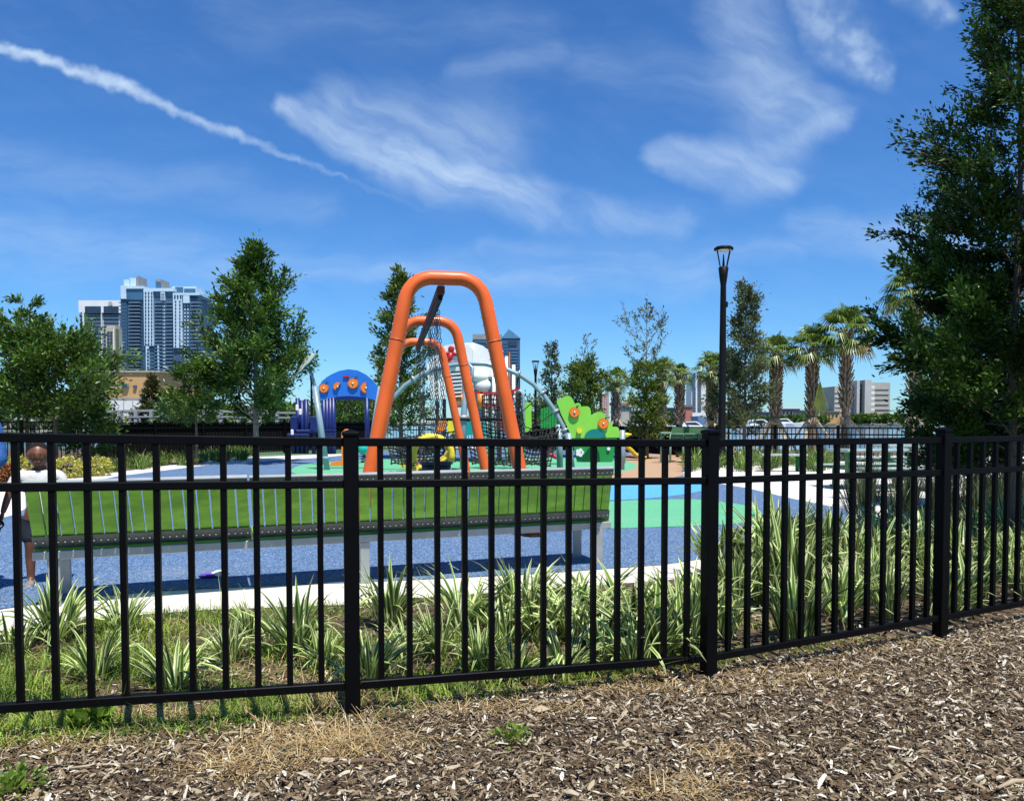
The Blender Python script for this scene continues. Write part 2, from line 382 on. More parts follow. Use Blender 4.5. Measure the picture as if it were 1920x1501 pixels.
for i in range(4):
    a, q = PST[i], PST[i + 1]; d = (q - a).normalized(); rz = math.atan2(d.y, d.x); a2, q2 = a + d * .03, q - d * .03
    for zz, h in ((ZT, .036), (ZM, .034), (ZB, .036)):
        MB().bar(a2 + Vector((0, 0, zz[i])), q2 + Vector((0, 0, zz[i + 1])), .034, h, bev=.003).build('rail', M_black, fence)
    for k in range(1, 14):
        c = a.lerp(q, k / 14); zt = ZT[i] + (ZT[i + 1] - ZT[i]) * k / 14; zb_ = ZB[i] + (ZB[i + 1] - ZB[i]) * k / 14
        MB().box((c.x, c.y, (zt + zb_) / 2), (.0245, .0245, zt - zb_), rz).build('picket', M_black, fence)
        
# ================================================================== long bench
M_slat = mat('green_plank', (.150, .39, .016), .55, .20, 3.5, .15, 50, stretch=(1, 1, 3), col2=(.20, .44, .03))
M_galv = mat('galvanised_steel', (.34, .37, .37), .45, .10, 7, .05, 60, metal=.35)
M_strap = mat('grey_strap', (.075, .09, .08), .5, .15, 9, .1, 60, metal=.2)
M_bolt = mat('steel_bolt', (.62, .62, .60), .3, .1, 30, metal=.8)
ba = Vector((-3.30, 5.27, 0)); bd = Vector((4.06, 1.58, 0)).normalized(); bn_ = Vector((-bd.y, bd.x, 0)); BL = 4.52
bench = thing('slatted_bench', 'very long bench with tilted green slat back, backside facing the black fence', 'bench', tuple(ba))
rzb = math.atan2(bd.y, bd.x)
def bp_(s, n, z): return ba + bd * s + bn_ * n + Vector((0, 0, z))
LEAN = .30
def back(s, t, off=0.0):      # t 0..1 from bottom to top along the tilted back, off>0 towards the fence
    z = .42 + t * .48; n = .10 - t * LEAN; nrm = Vector((-bn_.x * .48, -bn_.y * .48, -LEAN)).normalized()
    return bp_(s - .115 * t * max(0, s) / BL, n, z) + nrm * off
nbolt = 0
secs = [(0, 1.44), (1.455, 3.165), (3.18, BL)]
for s0, s1 in secs:
    b = MB(); k = int(round((s1 - s0) / .088)); wd = (s1 - s0) / k
    for j in range(k):
        u0, u1 = s0 + j * wd + .0055, s0 + (j + 1) * wd - .0055
        P0 = [back(u0, .0, 0), back(u1, .0, 0), back(u1, .985, 0), back(u0, .985, 0)]
        b.prism(P0, (back(u0, 0, -.03) - back(u0, 0, 0)))
    b.build('backrest_slats', M_slat, bench)
    for t0, t1 in ((0.0, .185), (.87, 1.0)):
        MB().prism([back(s0, t0, .010), back(s1, t0, .010), back(s1, t1, .010), back(s0, t1, .010)], back(0, 0, .003) - back(0, 0, .010)).build('clamp_strip', M_strap, bench)
    MB().prism([back(s0, 1.0, .014), back(s1, 1.0, .014), back(s1, 1.0, -.020), back(s0, 1.0, -.006)], (0, 0, .005)).build('top_trim', M_galv, bench)
    MB().prism([back(s0, -.05, .013), back(s1, -.05, .013), back(s1, -.004, .013), back(s0, -.004, .013)], back(0, 0, -.03) - back(0, 0, .013)).build('lower_trim', M_slat, bench)
    b = MB()
    for j in range(k * 2):
        u = s0 + (j + .5) * wd / 2
        for t in (.10, .935):
            nbolt += 1; b1 = MB() if nbolt <= 98 else b
            b1.lathe(back(u, t, .010), [(.0075, 0), (.0075, .006), (.004, .010)], 6, axis=back(0, 0, 1) - back(0, 0, 0))
            if nbolt <= 98: b1.build('bolt', M_bolt, bench)
    if b.v: b.build('bolts', M_bolt, bench)['kind'] = 'stuff'
    b = MB()
    for j in range(5):
        n0 = .10 + j * .09; b.bar(bp_(s0, n0 + .045, .43), bp_(s1, n0 + .045, .43), .08, .03, bev=.004)
    b.build('seat', M_slat, bench)
MB().bar(bp_(.0, .07, .368), bp_(BL, .07, .368), .05, .06, bev=.004).build('front_beam', M_galv, bench)
MB().bar(bp_(.0, .50, .368), bp_(BL, .50, .368), .05, .06, bev=.004).build('rear_beam', M_galv, bench)
for s in (.13, 2.30, 4.40):
    for n0 in (.07, .50): MB().box(tuple(bp_(s, n0, .17)), (.075, .05, .335), rzb, .004).build('leg', M_galv, bench)
    MB().bar(bp_(s, .10, .368), bp_(s, .48, .368), .05, .05).build('cross_bar', M_galv, bench)

# ================================================================== swing set
M_or = mat('orange_paint', (.80, .135, .020), .42, .10, 2.2, .03, 50, spec=.4, coat=.15)
M_seam = mat('orange_seam', (.42, .075, .015), .5, .2, 9)
M_dk = mat('dark_steel', (.006, .006, .006), .5, .2, 9, spec=.15)
M_chain = mat('chain_steel', (.07, .07, .07), .5, .2, 30, metal=.4)
M_blk = mat('black_rubber', (.015, .015, .016), .5, .2, 9)
M_yel = mat('yellow_plastic', (.78, .60, .03), .35, .06, 4, spec=.5)
M_beam = mat('brown_beam', (.15, .040, .025), .6, .25, 5, spec=.15)
fr = [(8.57, 836), (12.2, 806), (15.4, 788)]
FC = [Vector((A(x, 700, y).x, y, 0)) for y, x in fr]
sdir = (FC[2] - FC[0]).normalized(); sx = Vector((sdir.y, -sdir.x, 0))
swing = thing('swing_set', 'tall orange swing frame of three arches with a single ridge beam', 'swing set', tuple(FC[0]))
H, HW, TW, r0 = 2.88, .985, .33, .30
for c in FC:
    pts = []
    foot, sh = Vector((HW, 0, 0)), Vector((.455, 0, 2.58))
    for s_ in range(7): pts.append(foot.lerp(sh, s_ / 6))
    for s_ in range(1, 8):
        t = s_ / 8; pts.append((1 - t) ** 2 * sh + 2 * t * (1 - t) * Vector((.40, 0, H)) + t * t * Vector((.10, 0, H)))
    full = [c + sx * p.x + Vector((0, 0, p.z)) for p in pts] + [c - sx * p.x + Vector((0, 0, p.z)) for p in reversed(pts)]
    MB().tube(full, .078, 16).build('arch_frame', M_or, swing)
    b = MB()
    for sg in (-1, 1):
        for k in range(9):
            q = foot.lerp(sh, .70 + k * .036)
            for oo in (-1, 1):
                cc = c + sx * (sg * q.x) + Vector((0, 0, q.z)) + sx * (oo * .078); b.ball(cc, .011, 6, 4)
    b.build('rivets', M_bolt, swing)
    for sg in (-1, 1):
        q0, q1 = foot.lerp(sh, .845), foot.lerp(sh, .853); w3 = lambda q: c + sx * (sg * q.x) + Vector((0, 0, q.z))
        MB().tube([w3(q0), w3(q1)], .0795, 16).build('joint_ring', M_seam, swing)
    MB().tube([c + sx * (HW) * 1 + Vector((0, 0, .012)), c + sx * HW + Vector((0, 0, .03))], .14, 12).build('foot_plate', M_dk, swing)
    MB().tube([c - sx * (HW) * 1 + Vector((0, 0, .012)), c - sx * HW + Vector((0, 0, .03))], .14, 12).build('foot_plate', M_dk, swing)
off = -sx * .05
MB().bar(FC[0] + off + Vector((0, 0, H - .13)), FC[2] + off + Vector((0, 0, H - .13)), .085, .09, bev=.01).build('ridge_beam', M_beam, swing)
b = MB()
for i in range(14):
    pass
MB().bar(FC[0] + off + sdir * .1 + Vector((0, 0, H - .20)), FC[2] + off + Vector((0, 0, H - .20)), .05, .06, bev=.01).build('hanger_track', M_dk, swing)
def chain(bm, p, q, link_l=.055):
    p, q = Vector(p), Vector(q); L = (q - p).length; n = max(2, int(L / link_l)); d = (q - p) / n; x, y = frame_z(d)
    for i in range(n):
        c = p + d * (i + .5); s_ = x if i % 2 else y
        ring = [c + d * .62 * math.cos(a) + s_ * .0135 * math.sin(a) for a in [k * math.pi / 3 for k in range(6)]]
        bm.tube(ring, .0045, 4, closed=True, smooth=False)
def swing_at(f, kind, side, label):
    c = FC[0].lerp(FC[2], f) + off; top = Vector((c.x, c.y, H - .25)); hw = .24
    t = thing('hanging_swing', label, 'swing', (c.x, c.y, 0), 'swings hanging from the orange frame')
    zs = {'bucket': .70, 'chair': .80, 'belt': .55}[kind]
    for sg in (-1, 1):
        b = MB(); a_ = top + sdir * (sg * hw); e_ = Vector((c.x, c.y, zs + (.25 if kind != 'belt' else .05))) + sdir * sg * (.2 if kind != 'bucket' else .16) + sx * side
        chain(b, a_, e_)
        b.build('chain', M_chain, t)
        if kind != 'belt': b = MB(); chain(b, a_ + sx * .02, e_ + sx * .12); b.build('chain', M_chain, t)
    cc = Vector((c.x, c.y, zs)) + sx * side
    if kind == 'belt':
        b = MB(); P = [cc + sdir * (u * .22) + Vector((0, 0, -.09 * (1 - u * u))) for u in (-1, -.6, -.2, .2, .6, 1)]
        for i in range(5): b.bar(P[i], P[i + 1], .14, .012)
        b.build('belt', M_blk, t)
    elif kind == 'bucket':
        MB().lathe(cc + Vector((0, 0, -.18)), [(.10, 0), (.15, .03), (.17, .14), (.185, .26), (.17, .26), (.15, .14), (.10, .05), (.02, .04)], 18).build('bucket', M_blk, t)
        MB().tube([cc + Vector((.19 * math.cos(a), .19 * math.sin(a), .09)) for a in [k * math.pi / 8 for k in range(16)]], .018, 8, closed=True).build('rim', M_blk, t)
    else:
        b = MB(); prof = [(.29, .16), (.25, .08), (.20, .0), (.02, -.14), (-.25, -.14), (-.34, -.34)]
        P = [cc + sx * p_[0] * .9 + Vector((0, 0, p_[1])) for p_ in prof]
        for i in range(5): b.bar(P[i], P[i + 1], .42, .05, up=(0, 0, 1) if i in (3,) else sx, bev=.015)
        b.build('seat_shell', M_yel, t)
        for sg in (-.23, .23): MB().tube([cc + sdir * sg + Vector((0, 0, .02 + .27 * math.sin(a))) + sx * (.27 * math.cos(a) - .02) for a in [k * math.pi / 10 - .3 for k in range(13)]], .045, 8).build('side_arm', M_yel, t)
        MB().bar(cc + sdir * -.2 + Vector((0, 0, .12)) - sx * .1, cc + sdir * .2 + Vector((0, 0, .12)) - sx * .1, .05, .2, bev=.01).build('harness', M_blk, t)
swing_at(.14, 'bucket', .0, 'black bucket swing hanging in the nearer bay of the orange frame')
swing_at(.36, 'chair', .05, 'yellow moulded high back swing seat on chains under the orange frame')
swing_at(.63, 'belt', .0, 'black belt swing hanging just beyond the middle orange arch')
swing_at(.84, 'belt', .0, 'black belt swing hanging beside the farthest orange arch')
# ================================================================== playground equipment
M_gp = mat('grey_blue_pole', (.25, .34, .38), .35, .07, 3, spec=.5, metal=.1)
M_bl = mat('blue_panel', (.018, .16, .60), .4, .05, 3)
M_nv = mat('navy_steel', (.008, .020, .13), .4, .1, 5)
M_disc = mat('orange_disc', (.86, .22, .02), .4, .08, 12)
M_rind = mat('orange_rind', (.62, .10, .01), .4, .1, 12)
M_leaf = mat('leaf_green_panel', (.01, .09, .05), .5, .1, 5)
M_lime = mat('lime_panel', (.24, .62, .055), .45, .05, 3)
M_dgr = mat('green_panel', (.01, .26, .045), .45, .08, 3)
M_teal = mat('teal_panel', (.0, .17, .17), .45, .08, 3)
M_wht = mat('white_plastic', (.78, .78, .76), .4, .04, 3)
M_red = mat('red_plastic', (.42, .012, .012), .4, .08, 3)
M_rope = mat('black_rope', (.012, .012, .012), .8, .2, 30)
M_brn = mat('brown_steel', (.07, .028, .022), .5, .2, 5)
M_grd = mat('grey_deck', (.22, .24, .26), .5, .1, 5)
def disc(b, c, r, th, n=24, ax=(0, -1, 0), a0=0, a1=2 * math.pi):
    c = Vector(c); x = Vector((1, 0, 0)); z = Vector((0, 0, 1)); k = n if a1 - a0 > 6.2 else n + 1
    P = [c + x * (r * math.cos(a0 + (a1 - a0) * i / n)) + z * (r * math.sin(a0 + (a1 - a0) * i / n)) for i in range(k)]
    b.prism(P, Vector(ax) * th)
def fruit(px, py, Y, rad, parent, rind, half=None):
    a = dict(a0=half, a1=half + math.pi) if half is not None else {}
    b = MB(); c = A(px, py, Y); disc(b, c, rad, .05, **a); o = b.build('orange_fruit', rind, parent)
    b = MB(); disc(b, c + Vector((0, -.051, 0)), rad * .88, .008, **a); b.build('flesh', M_disc, o)
    b = MB(); b.ball(c + Vector((0, -.06, 0)), .03, 8, 6); b.build('bolt', M_bolt, o)
    if half is None:
        b = MB(); q = c + Vector((rad * .25, -.03, rad * .85)); b.prism([q, q + Vector((rad * .4, 0, rad * .1)), q + Vector((rad * .62, 0, rad * .6)), q + Vector((rad * .1, 0, rad * .35))], (0, -.03, 0)); b.build('leaf', M_leaf, o)

# blue arch with orange slices
Y = 20.6
arch = thing('play_arch', 'blue arched panel with orange slices between two grey leaning posts', 'play panel', tuple(A(650, 882, Y)))
up = [(597, 724), (606, 712), (620, 702), (636, 695), (653, 692), (670, 694), (686, 702), (699, 713), (708, 726)]
lo = [(704, 750), (690, 746), (670, 743), (652, 742), (632, 743), (612, 747), (600, 751)]
MB().prism([A(x, y, Y) for x, y in up + lo], (0, .06, 0)).build('arch_panel', M_bl, arch)
for x, y, r_, h in ((608, 728, .125, None), (634, 725, .12, .9), (662.5, 719, .14, None), (687, 727, .15, math.pi / 2)): fruit(x, y, Y - .005, r_, arch, M_rind, h)
MB().box(tuple(A(649, 706, Y - .03)), (.17, .03, .06), 0, .012).build('small_plate', M_red, arch)
MB().tube([A(590, 724, Y), A(614, 884, Y)], .076, 14).build('post', M_gp, arch)
MB().tube([A(714, 724, Y), A(688, 884, Y)], .076, 14).build('post', M_gp, arch)
MB().lathe(A(611, 858, Y) + Vector((0, 0, -.04)), [(.10, 0), (.12, .01), (.12, .07), (.10, .08)], 14).build('collar', M_gp, arch)
# rocker seats beside it
sp_ = thing('spinner_seat', 'orange moulded standing seat beside the blue fruit arch', 'play seat', tuple(G(640, 875)))
q = G(634, 874)
MB().prism([q + Vector(v) for v in ((-.24, 0, .02), (.24, 0, .02), (.24, 0, .74), (.34, 0, .86), (.32, 0, 1.04), (.20, 0, 1.08), (.10, 0, .98), (.10, 0, .16), (-.2, 0, .12))], (0, .35, 0)).build('seat_shell', M_disc, sp_)
tb = thing('ball_spring_toy', 'round teal spring toy near the foot of the orange swing leg', 'spring toy', tuple(G(681, 868)))
q = G(681, 868)
MB().ball(q + Vector((0, 0, .46)), .22, 16, 10, (1, 1, .85)).build('ball', mat('teal_ball', (.02, .42, .40), .35, .05, 3), tb)
b = MB(); b.tube([q + Vector((.07 * math.cos(a), .07 * math.sin(a), .02 + a * .012)) for a in [k * .6 for k in range(40)]], .014, 6); b.build('spring', M_dk, tb)
yt = thing('animal_spring_toy', 'yellow long-nosed spring toy low on the mint ground', 'spring toy', tuple(G(775, 885)))
q = G(772, 884)
MB().prism([q + Vector(v) for v in ((-.28, 0, .12), (-.36, 0, .2), (-.2, 0, .3), (.0, 0, .52), (.06, 0, .32), (.34, 0, .36), (.42, 0, .08), (.1, 0, .1), (.0, 0, .0), (-.12, 0, .08))], (0, .22, 0)).build('toy_body', M_yel, yt)
MB().lathe(q + Vector((.05, .1, 0)), [(.10, 0), (.10, .1)], 10).build('spring_base', M_dk, yt)

# leaf sculpture on pole
lf = thing('leaf_sculpture', 'tilted pale leaf shade on a bent grey pole above the blue arch post', 'shade', tuple(G(592, 872)))
Yl = G(592, 872).y
MB().tube([A(606, 872, Yl), A(590, 722, Yl), A(584, 700, Yl), A(577, 692, Yl), A(568, 686, Yl)], [.06, .05, .045, .04, .035], 10).build('pole', M_gp, lf)
c0, c1 = A(546, 708, Yl + .5), A(592, 661, Yl - .6); ax = (c1 - c0).normalized(); si = ax.cross(Vector((.45, -.75, .5))).normalized(); b = MB(); n = 14
L = []; Rr = []
for i in range(n + 1):
    t = i / n; wv = .27 * math.sin(math.pi * min(1, t * 1.02)) ** .7 * (1 + .14 * math.sin(t * 26)); c = c0.lerp(c1, t) + Vector((0, 0, .10 * math.sin(math.pi * t)))
    L.append(c + si * wv - Vector((0, 0, .05))); Rr.append(c - si * wv - Vector((0, 0, .05)))
nr = ax.cross(si).normalized() * .03
for i in range(n):
    cm, cn = c0.lerp(c1, i / n) + Vector((0, 0, .10 * math.sin(math.pi * i / n))), c0.lerp(c1, (i + 1) / n) + Vector((0, 0, .10 * math.sin(math.pi * (i + 1) / n)))
    b.prism([L[i], cm, cn, L[i + 1]], nr); b.prism([cm, Rr[i], Rr[i + 1], cn], nr)
b.build('leaf_blade', mat('pale_leaf', (.52, .60, .50), .5, .1, 4), lf)

# net climber: arch, mast, hoops and rope nets
Y = 20.2
net = thing('rope_net_climber', 'grey arched pipe climber with black rope nets and collars', 'climber', tuple(A(880, 882, Y)))
arc = [(706, 884), (716, 822), (726, 770), (735, 748), (760, 722), (790, 702), (820, 690), (850, 684), (880, 681), (910, 682), (945, 690), (975, 703), (1000, 720), (1022, 744), (1040, 770), (1056, 800), (1068, 835), (1074, 878)]
AP = [A(x, y, Y) for x, y in arc]
MB().tube(AP, .062, 14).build('arch_pipe', M_gp, net)
MB().tube([A(840, 683, Y + .25), A(872, 676, Y), A(886, 690, Y - .2), A(884, 720, Y - .25)], .05, 10).build('branch_pipe', M_gp, net)
for x, y in ((776, 711), (972, 701), (1016, 737), (1041, 771), (1058, 806), (1060, 815), (722, 792)):
    b = MB(); c = A(x, y, Y); i = min(range(len(arc)), key=lambda k: (arc[k][0] - x) ** 2 + (arc[k][1] - y) ** 2)
    d = (AP[min(i + 1, len(AP) - 1)] - AP[max(i - 1, 0)]).normalized(); b.lathe(c - d * .03, [(.075, 0), (.115, .005), (.115, .055), (.075, .06)], 14, axis=d); b.build('collar', M_galv, net)
ms = [A(868, 885, Y), A(869, 785, Y), A(877, 690, Y)]
MB().tube(ms, [.085, .085, .06], 14).build('mast', M_gp, net)
MB().lathe(A(869, 782, Y) - Vector((0, 0, .06)), [(.085, 0), (.15, .01), (.15, .10), (.085, .12)], 16).build('mast_collar', M_galv, net)
MB().tube([A(1050, 880, Y + .6), A(1048, 795, Y + .6)], .085, 12).build('side_post', M_gp, net)
hc = A(868, 786, Y)
MB().tube([hc + Vector((.95 * math.cos(a), .95 * math.sin(a), 0)) for a in [k * math.pi / 16 for k in range(32)]], .035, 8, closed=True).build('hoop', M_dk, net)
def ropenet(P00, P10, P11, P01, nu, nv, sag=.0, name='rope_net', r=.017):
    b = MB(); g = lambda u, v: P00.lerp(P10, u).lerp(P01.lerp(P11, u), v) + Vector((random.uniform(-.02, .02), random.uniform(-.03, .03), -sag * math.sin(math.pi * u) * math.sin(math.pi * v) + random.uniform(-.02, .02)))
    Gd = [[g(i / nu, j / nv) for j in range(nv + 1)] for i in range(nu + 1)]
    for i in range(nu + 1): b.tube(Gd[i], r, 4, smooth=False)
    for j in range(nv + 1): b.tube([Gd[i][j] for i in range(nu + 1)], r, 4, smooth=False)
    for i in range(nu + 1):
        for j in range(nv + 1): b.ball(Gd[i][j], r * 1.9, 5, 4)
    b.build(name, M_rope, net)
ropenet(A(728, 826, Y - .6), A(852, 834, Y - .3), A(826, 874, Y - .9), A(735, 868, Y - 1.2), 16, 7, .12)
ropenet(A(905, 742, Y + .9), A(975, 738, Y + .9), A(985, 835, Y + .6), A(905, 830, Y + .6), 10, 12, .1)
ropenet(A(880, 828, Y - .6), A(975, 826, Y - .3), A(980, 872, Y - .9), A(885, 868, Y - .9), 13, 6, .15)
ropenet(A(975, 812, Y - .3), A(1050, 800, Y), A(1030, 872, Y - .7), A(962, 868, Y - .8), 12, 8, .2)
ropenet(A(740, 822, Y - .4), A(860, 808, Y), A(840, 836, Y - .9), A(745, 846, Y - 1.), 12, 5, .3)
ropenet(A(960, 830, Y - .9), A(1045, 812, Y - .3), A(1045, 826, Y + .6), A(970, 815, Y + 1.), 12, 5, .1)
for P in ([(776, 712), (790, 740), (800, 790), (780, 830)], [(972, 702), (968, 760), (985, 800), (1030, 815)], [(1016, 738), (975, 775), (955, 790)], [(1041, 772), (1000, 800), (985, 815)], [(722, 792), (760, 815), (800, 826)], [(734, 750), (752, 775), (790, 800), (840, 812)]):
    MB().tube([A(x, y, Y) for x, y in P], .016, 6).build('guy_rope', M_rope, net)

# main play tower behind
Y = 24.5
tw = thing('play_tower', 'play tower with white cloud roof, brown posts and red rails', 'play structure', tuple(A(900, 862, Y)))
cl = [(800, 696), (801, 682), (808, 674), (816, 668), (822, 660), (827, 652), (836, 647), (850, 645), (866, 643), (880, 646), (886, 655), (884, 690)]
MB().prism([A(x, y, Y - .3) for x, y in cl], (0, .5, 0)).build('cloud_panel', M_wht, tw)
# tunnel-like cloud roof: swept lobes
b = MB(); R_ = [(868, 643), (888, 642), (905, 648), (916, 656), (928, 662), (940, 672), (944, 690), (944, 706), (880, 706), (872, 690)]
b.prism([A(x, y, Y + .2) for x, y in R_], (0, 1.4, 0)); b.build('cloud_roof', M_wht, tw)
b = MB(); b.ball(A(900, 706, Y), .25, 12, 8, (1.1, .8, .8)); b.ball(A(905, 722, Y), .22, 12, 8, (1.2, .8, 1)); b.build('white_canopy_lobe', M_wht, tw)
# red climbing figure emblem
b = MB(); E = lambda L, r: b.tube([A(x, y, Y - .33) for x, y in L], r, 8)
b.ball(A(846, 654, Y - .33), .10, 12, 8, (1, .3, 1))
E([(842, 664), (835, 661), (827, 668)], .055); E([(846, 662), (843, 672), (838, 678)], [.09, .08, .06]); E([(848, 662), (857, 665), (866, 662)], .05)
E([(841, 676), (849, 681), (855, 684)], .06); E([(838, 676), (834, 684), (836, 690)], .055); E([(826, 690), (822, 694), (818, 695)], .04)
b.build('red_figure_emblem', M_red, tw)
MB().prism([A(x, y, Y - .25) for x, y in ((801, 698), (834, 696), (836, 748), (808, 744))], (0, .08, 0)).build('pale_side_panel', M_wht, tw)
MB().prism([A(x, y, Y - .2) for x, y in ((838, 692), (864, 692), (866, 700), (872, 748), (846, 748))], (0, .08, 0)).build('slotted_panel', M_grd, tw)
b = MB()
for k in range(8): b.bar(A(838, 695 + k * 7, Y - .28), A(866, 693 + k * 7, Y - .28), .03, .045)
b.build('panel_slats', M_wht, tw)
for x, y0, m_x in ((851, 748, M_brn), (872, 700, M_wht), (912, 700, M_wht), (926, 690, M_wht), (935, 660, M_brn), (950, 668, M_wht), (955, 660, M_brn), (963, 684, M_wht), (972, 700, M_dk), (833, 700, M_dk), (820, 752, M_dk)):
    yb = G(900, 868).y; MB().tube([A(x, y0, Y), Vector((A(x, y0, Y).x, Y, 0))], .055, 8).build('post', m_x, tw)
for (x0, y0, x1, y1) in ((845, 738, 905, 736), (845, 762, 905, 760), (900, 737, 965, 736), (905, 760, 940, 760), (930, 742, 975, 728), (850, 750, 880, 748)):
    MB().bar(A(x0, y0, Y - .2), A(x1, y1, Y - .2), .05, .07).build('red_rail', M_red if x0 != 850 else M_disc, tw)
b = MB()
for k in range(13): b.tube([A(848 + k * 2.6, 738, Y - .22), A(848 + k * 2.6, 762, Y - .22)], .02, 5)
b.build('baluster_panel', M_disc, tw)
MB().tube([A(901, 738, Y - .3), A(901, 765, Y - .3)], .10, 10).build('red_bollard', M_disc, tw)
MB().prism([A(x, y, Y) for x, y in ((828, 786), (972, 784), (972, 789), (828, 791))], (0, 1.6, 0)).build('deck', M_dk, tw)
MB().prism([A(x, y, Y - .4) for x, y in ((840, 788), (853, 790), (856, 812), (838, 814))], (0, .1, 0)).build('yellow_panel', M_yel, tw)
MB().prism([A(x, y, Y - .4) for x, y in ((822, 790), (838, 788), (834, 806), (816, 812))], (0, .1, 0)).build('orange_panel', M_disc, tw)
MB().prism([A(x, y, Y - .4) for x, y in ((873, 790), (908, 789), (912, 812), (875, 816))], (0, .1, 0)).build('teal_panel', mat('bright_teal', (.0, .28, .28), .4, .08, 3), tw)
MB().prism([A(x, y, Y - .4) for x, y in ((935, 790), (950, 788), (962, 812), (948, 814))], (0, .1, 0)).build('maroon_panel', M_red, tw)
MB().prism([A(x, y, Y - .2) for x, y in ((984, 756), (996, 754), (997, 808), (985, 812))], (0, .9, 0)).build('lime_side_panel', M_lime, tw)
b = MB()
for k in range(6): b.prism([A(1014 + k * 5.2, 766 - k * 1.5, Y), A(1018 + k * 5.2, 765 - k * 1.5, Y), A(1018 + k * 5.2, 802, Y), A(1014 + k * 5.2, 803, Y)], (0, .06, 0))
b.build('slat_wall', M_dgr, tw)
MB().bar(A(1026, 850, Y - 1), A(1052, 860, Y - 1), .5, .12, bev=.04).build('maroon_slide', M_red, tw)
MB().tube([A(968, 735, Y - .3), A(975, 732, Y - .3), A(981, 742, Y - .3), A(982, 862, Y - .3)], .05, 8).build('hook_pole', M_gp, tw)
b = MB()
for i in range(9): b.tube([A(908 + i * 8, 738 + 2 * math.sin(i), Y + .5), A(908 + i * 8, 786, Y + .5)], .016, 4)
for j in range(7): b.tube([A(908, 740 + j * 8, Y + .5), A(974, 738 + j * 8, Y + .5)], .016, 4)
b.build('net_wall', M_rope, tw)

# green tree climbing panel
Y = 18.6
gt = thing('tree_play_panel', 'lime green scalloped treetop play panel with two orange fruits', 'play panel', tuple(A(1105, 868, Y)))
def scallop(L, bulge=.35, k=6):
    out = []
    for i in range(len(L) - 1):
        p, q = Vector(L[i]), Vector(L[i + 1]); m_ = (p + q) / 2; d = q - p; nrm = Vector((d.y, -d.x)) ; 
        for s_ in range(k):
            t = s_ / k; w_ = math.sin(math.pi * t) * bulge; out.append(p.lerp(q, t) + nrm * w_)
    return out
top = scallop([(1047, 760), (1050, 748), (1078, 757), (1090, 762), (1108, 778), (1140, 790), (1148, 800), (1161, 812)], .38)
body = top + [Vector((1164, 816)), Vector((1162, 820)), Vector((1072, 821)), Vector((1064, 800)), Vector((1052, 776))]
MB().prism([A(v.x, v.y, Y) for v in body], (0, .05, 0)).build('treetop_panel', M_lime, gt)
MB().prism([A(x, y, Y + .01) for x, y in ((1072, 821), (1157, 821), (1148, 866), (1082, 866))], (0, .05, 0)).build('lower_panel', M_dgr, gt)
pt = [A(1096, 820, Y - .004)] + [A(1116 - 20 * math.cos(a), 820 - 16 * math.sin(a), Y - .004) for a in [k * math.pi / 12 for k in range(1, 12)]] + [A(1136, 820, Y - .004)]
MB().prism(pt, (0, -.03, 0)).build('teal_arch', M_teal, gt)
fruit(1077, 773, Y - .01, .125, gt, M_rind); fruit(1131, 794, Y - .01, .125, gt, M_rind)
b = MB(); disc(b, A(1086, 807, Y - .01), .065, .05); b.build('yellow_disc', M_yel, gt)
b = MB(); disc(b, A(1087, 848, Y), .05, .03)
for k in range(5): disc(b, A(1087, 848, Y) + Vector((.06 * math.cos(k * 1.257), -.001 * k, .06 * math.sin(k * 1.257))), .045, .03)
b.build('white_flower', M_wht, gt)
b = MB(); disc(b, A(1141, 841, Y), .04, .03); b.build('small_knob', M_wht, gt)
b = MB(); b.lathe(A(1116, 838, Y - .28), [(.02, 0), (.24, .04), (.26, .10), (.22, .10), (.05, .05)], 16); b.build('yellow_bowl', M_yel, gt)
MB().tube([A(1116, 868, Y - .25), A(1116, 838, Y - .25)], .05, 8).build('bowl_stem', M_dk, gt)
MB().tube([A(1166, 880, Y), A(1167, 806, Y)], .065, 12).build('post', M_gp, gt)
MB().tube([A(1072, 884, Y + .02), A(1066, 812, Y + .02)], .07, 12).build('post', M_gp, gt)
ys = thing('small_slide', 'low yellow curved slide past the right end of the tree panel', 'slide', tuple(G(1185, 862)))
q = G(1182, 863); P = [q + Vector(v) for v in ((-.55, 0, .50), (-.25, 0, .48), (.0, 0, .32), (.18, 0, .12), (.36, 0, .05), (.5, 0, .05))]
b = MB()
for i in range(5): b.bar(P[i], P[i + 1], .45, .04, bev=.01)
b.build('chute', mat('amber_plastic', (.75, .36, .03), .35, .05, 3), ys)
b = MB()
for sg in (-.24, .24): b.tube([p_ + Vector((0, sg, .08)) for p_ in P], .03, 6)
b.build('side_rail', M_yel, ys)
MB().box(tuple(q + Vector((-.4, 0, .22))), (.1, .3, .44)).build('support', M_gp, ys)
yc = thing('yellow_cone_toy', 'little yellow cone sticking out behind the tree panel post', 'play piece', tuple(G(1180, 846)))
MB().lathe(A(1170, 816, 24), [(.10, 0), (.02, .24)], 12, axis=(1, 0, .15)).build('cone', M_yel, yc)
MB().tube([A(1170, 816, 24), Vector((A(1170, 816, 24).x, 24, 0))], .05, 8).build('stem', M_gp, yc)

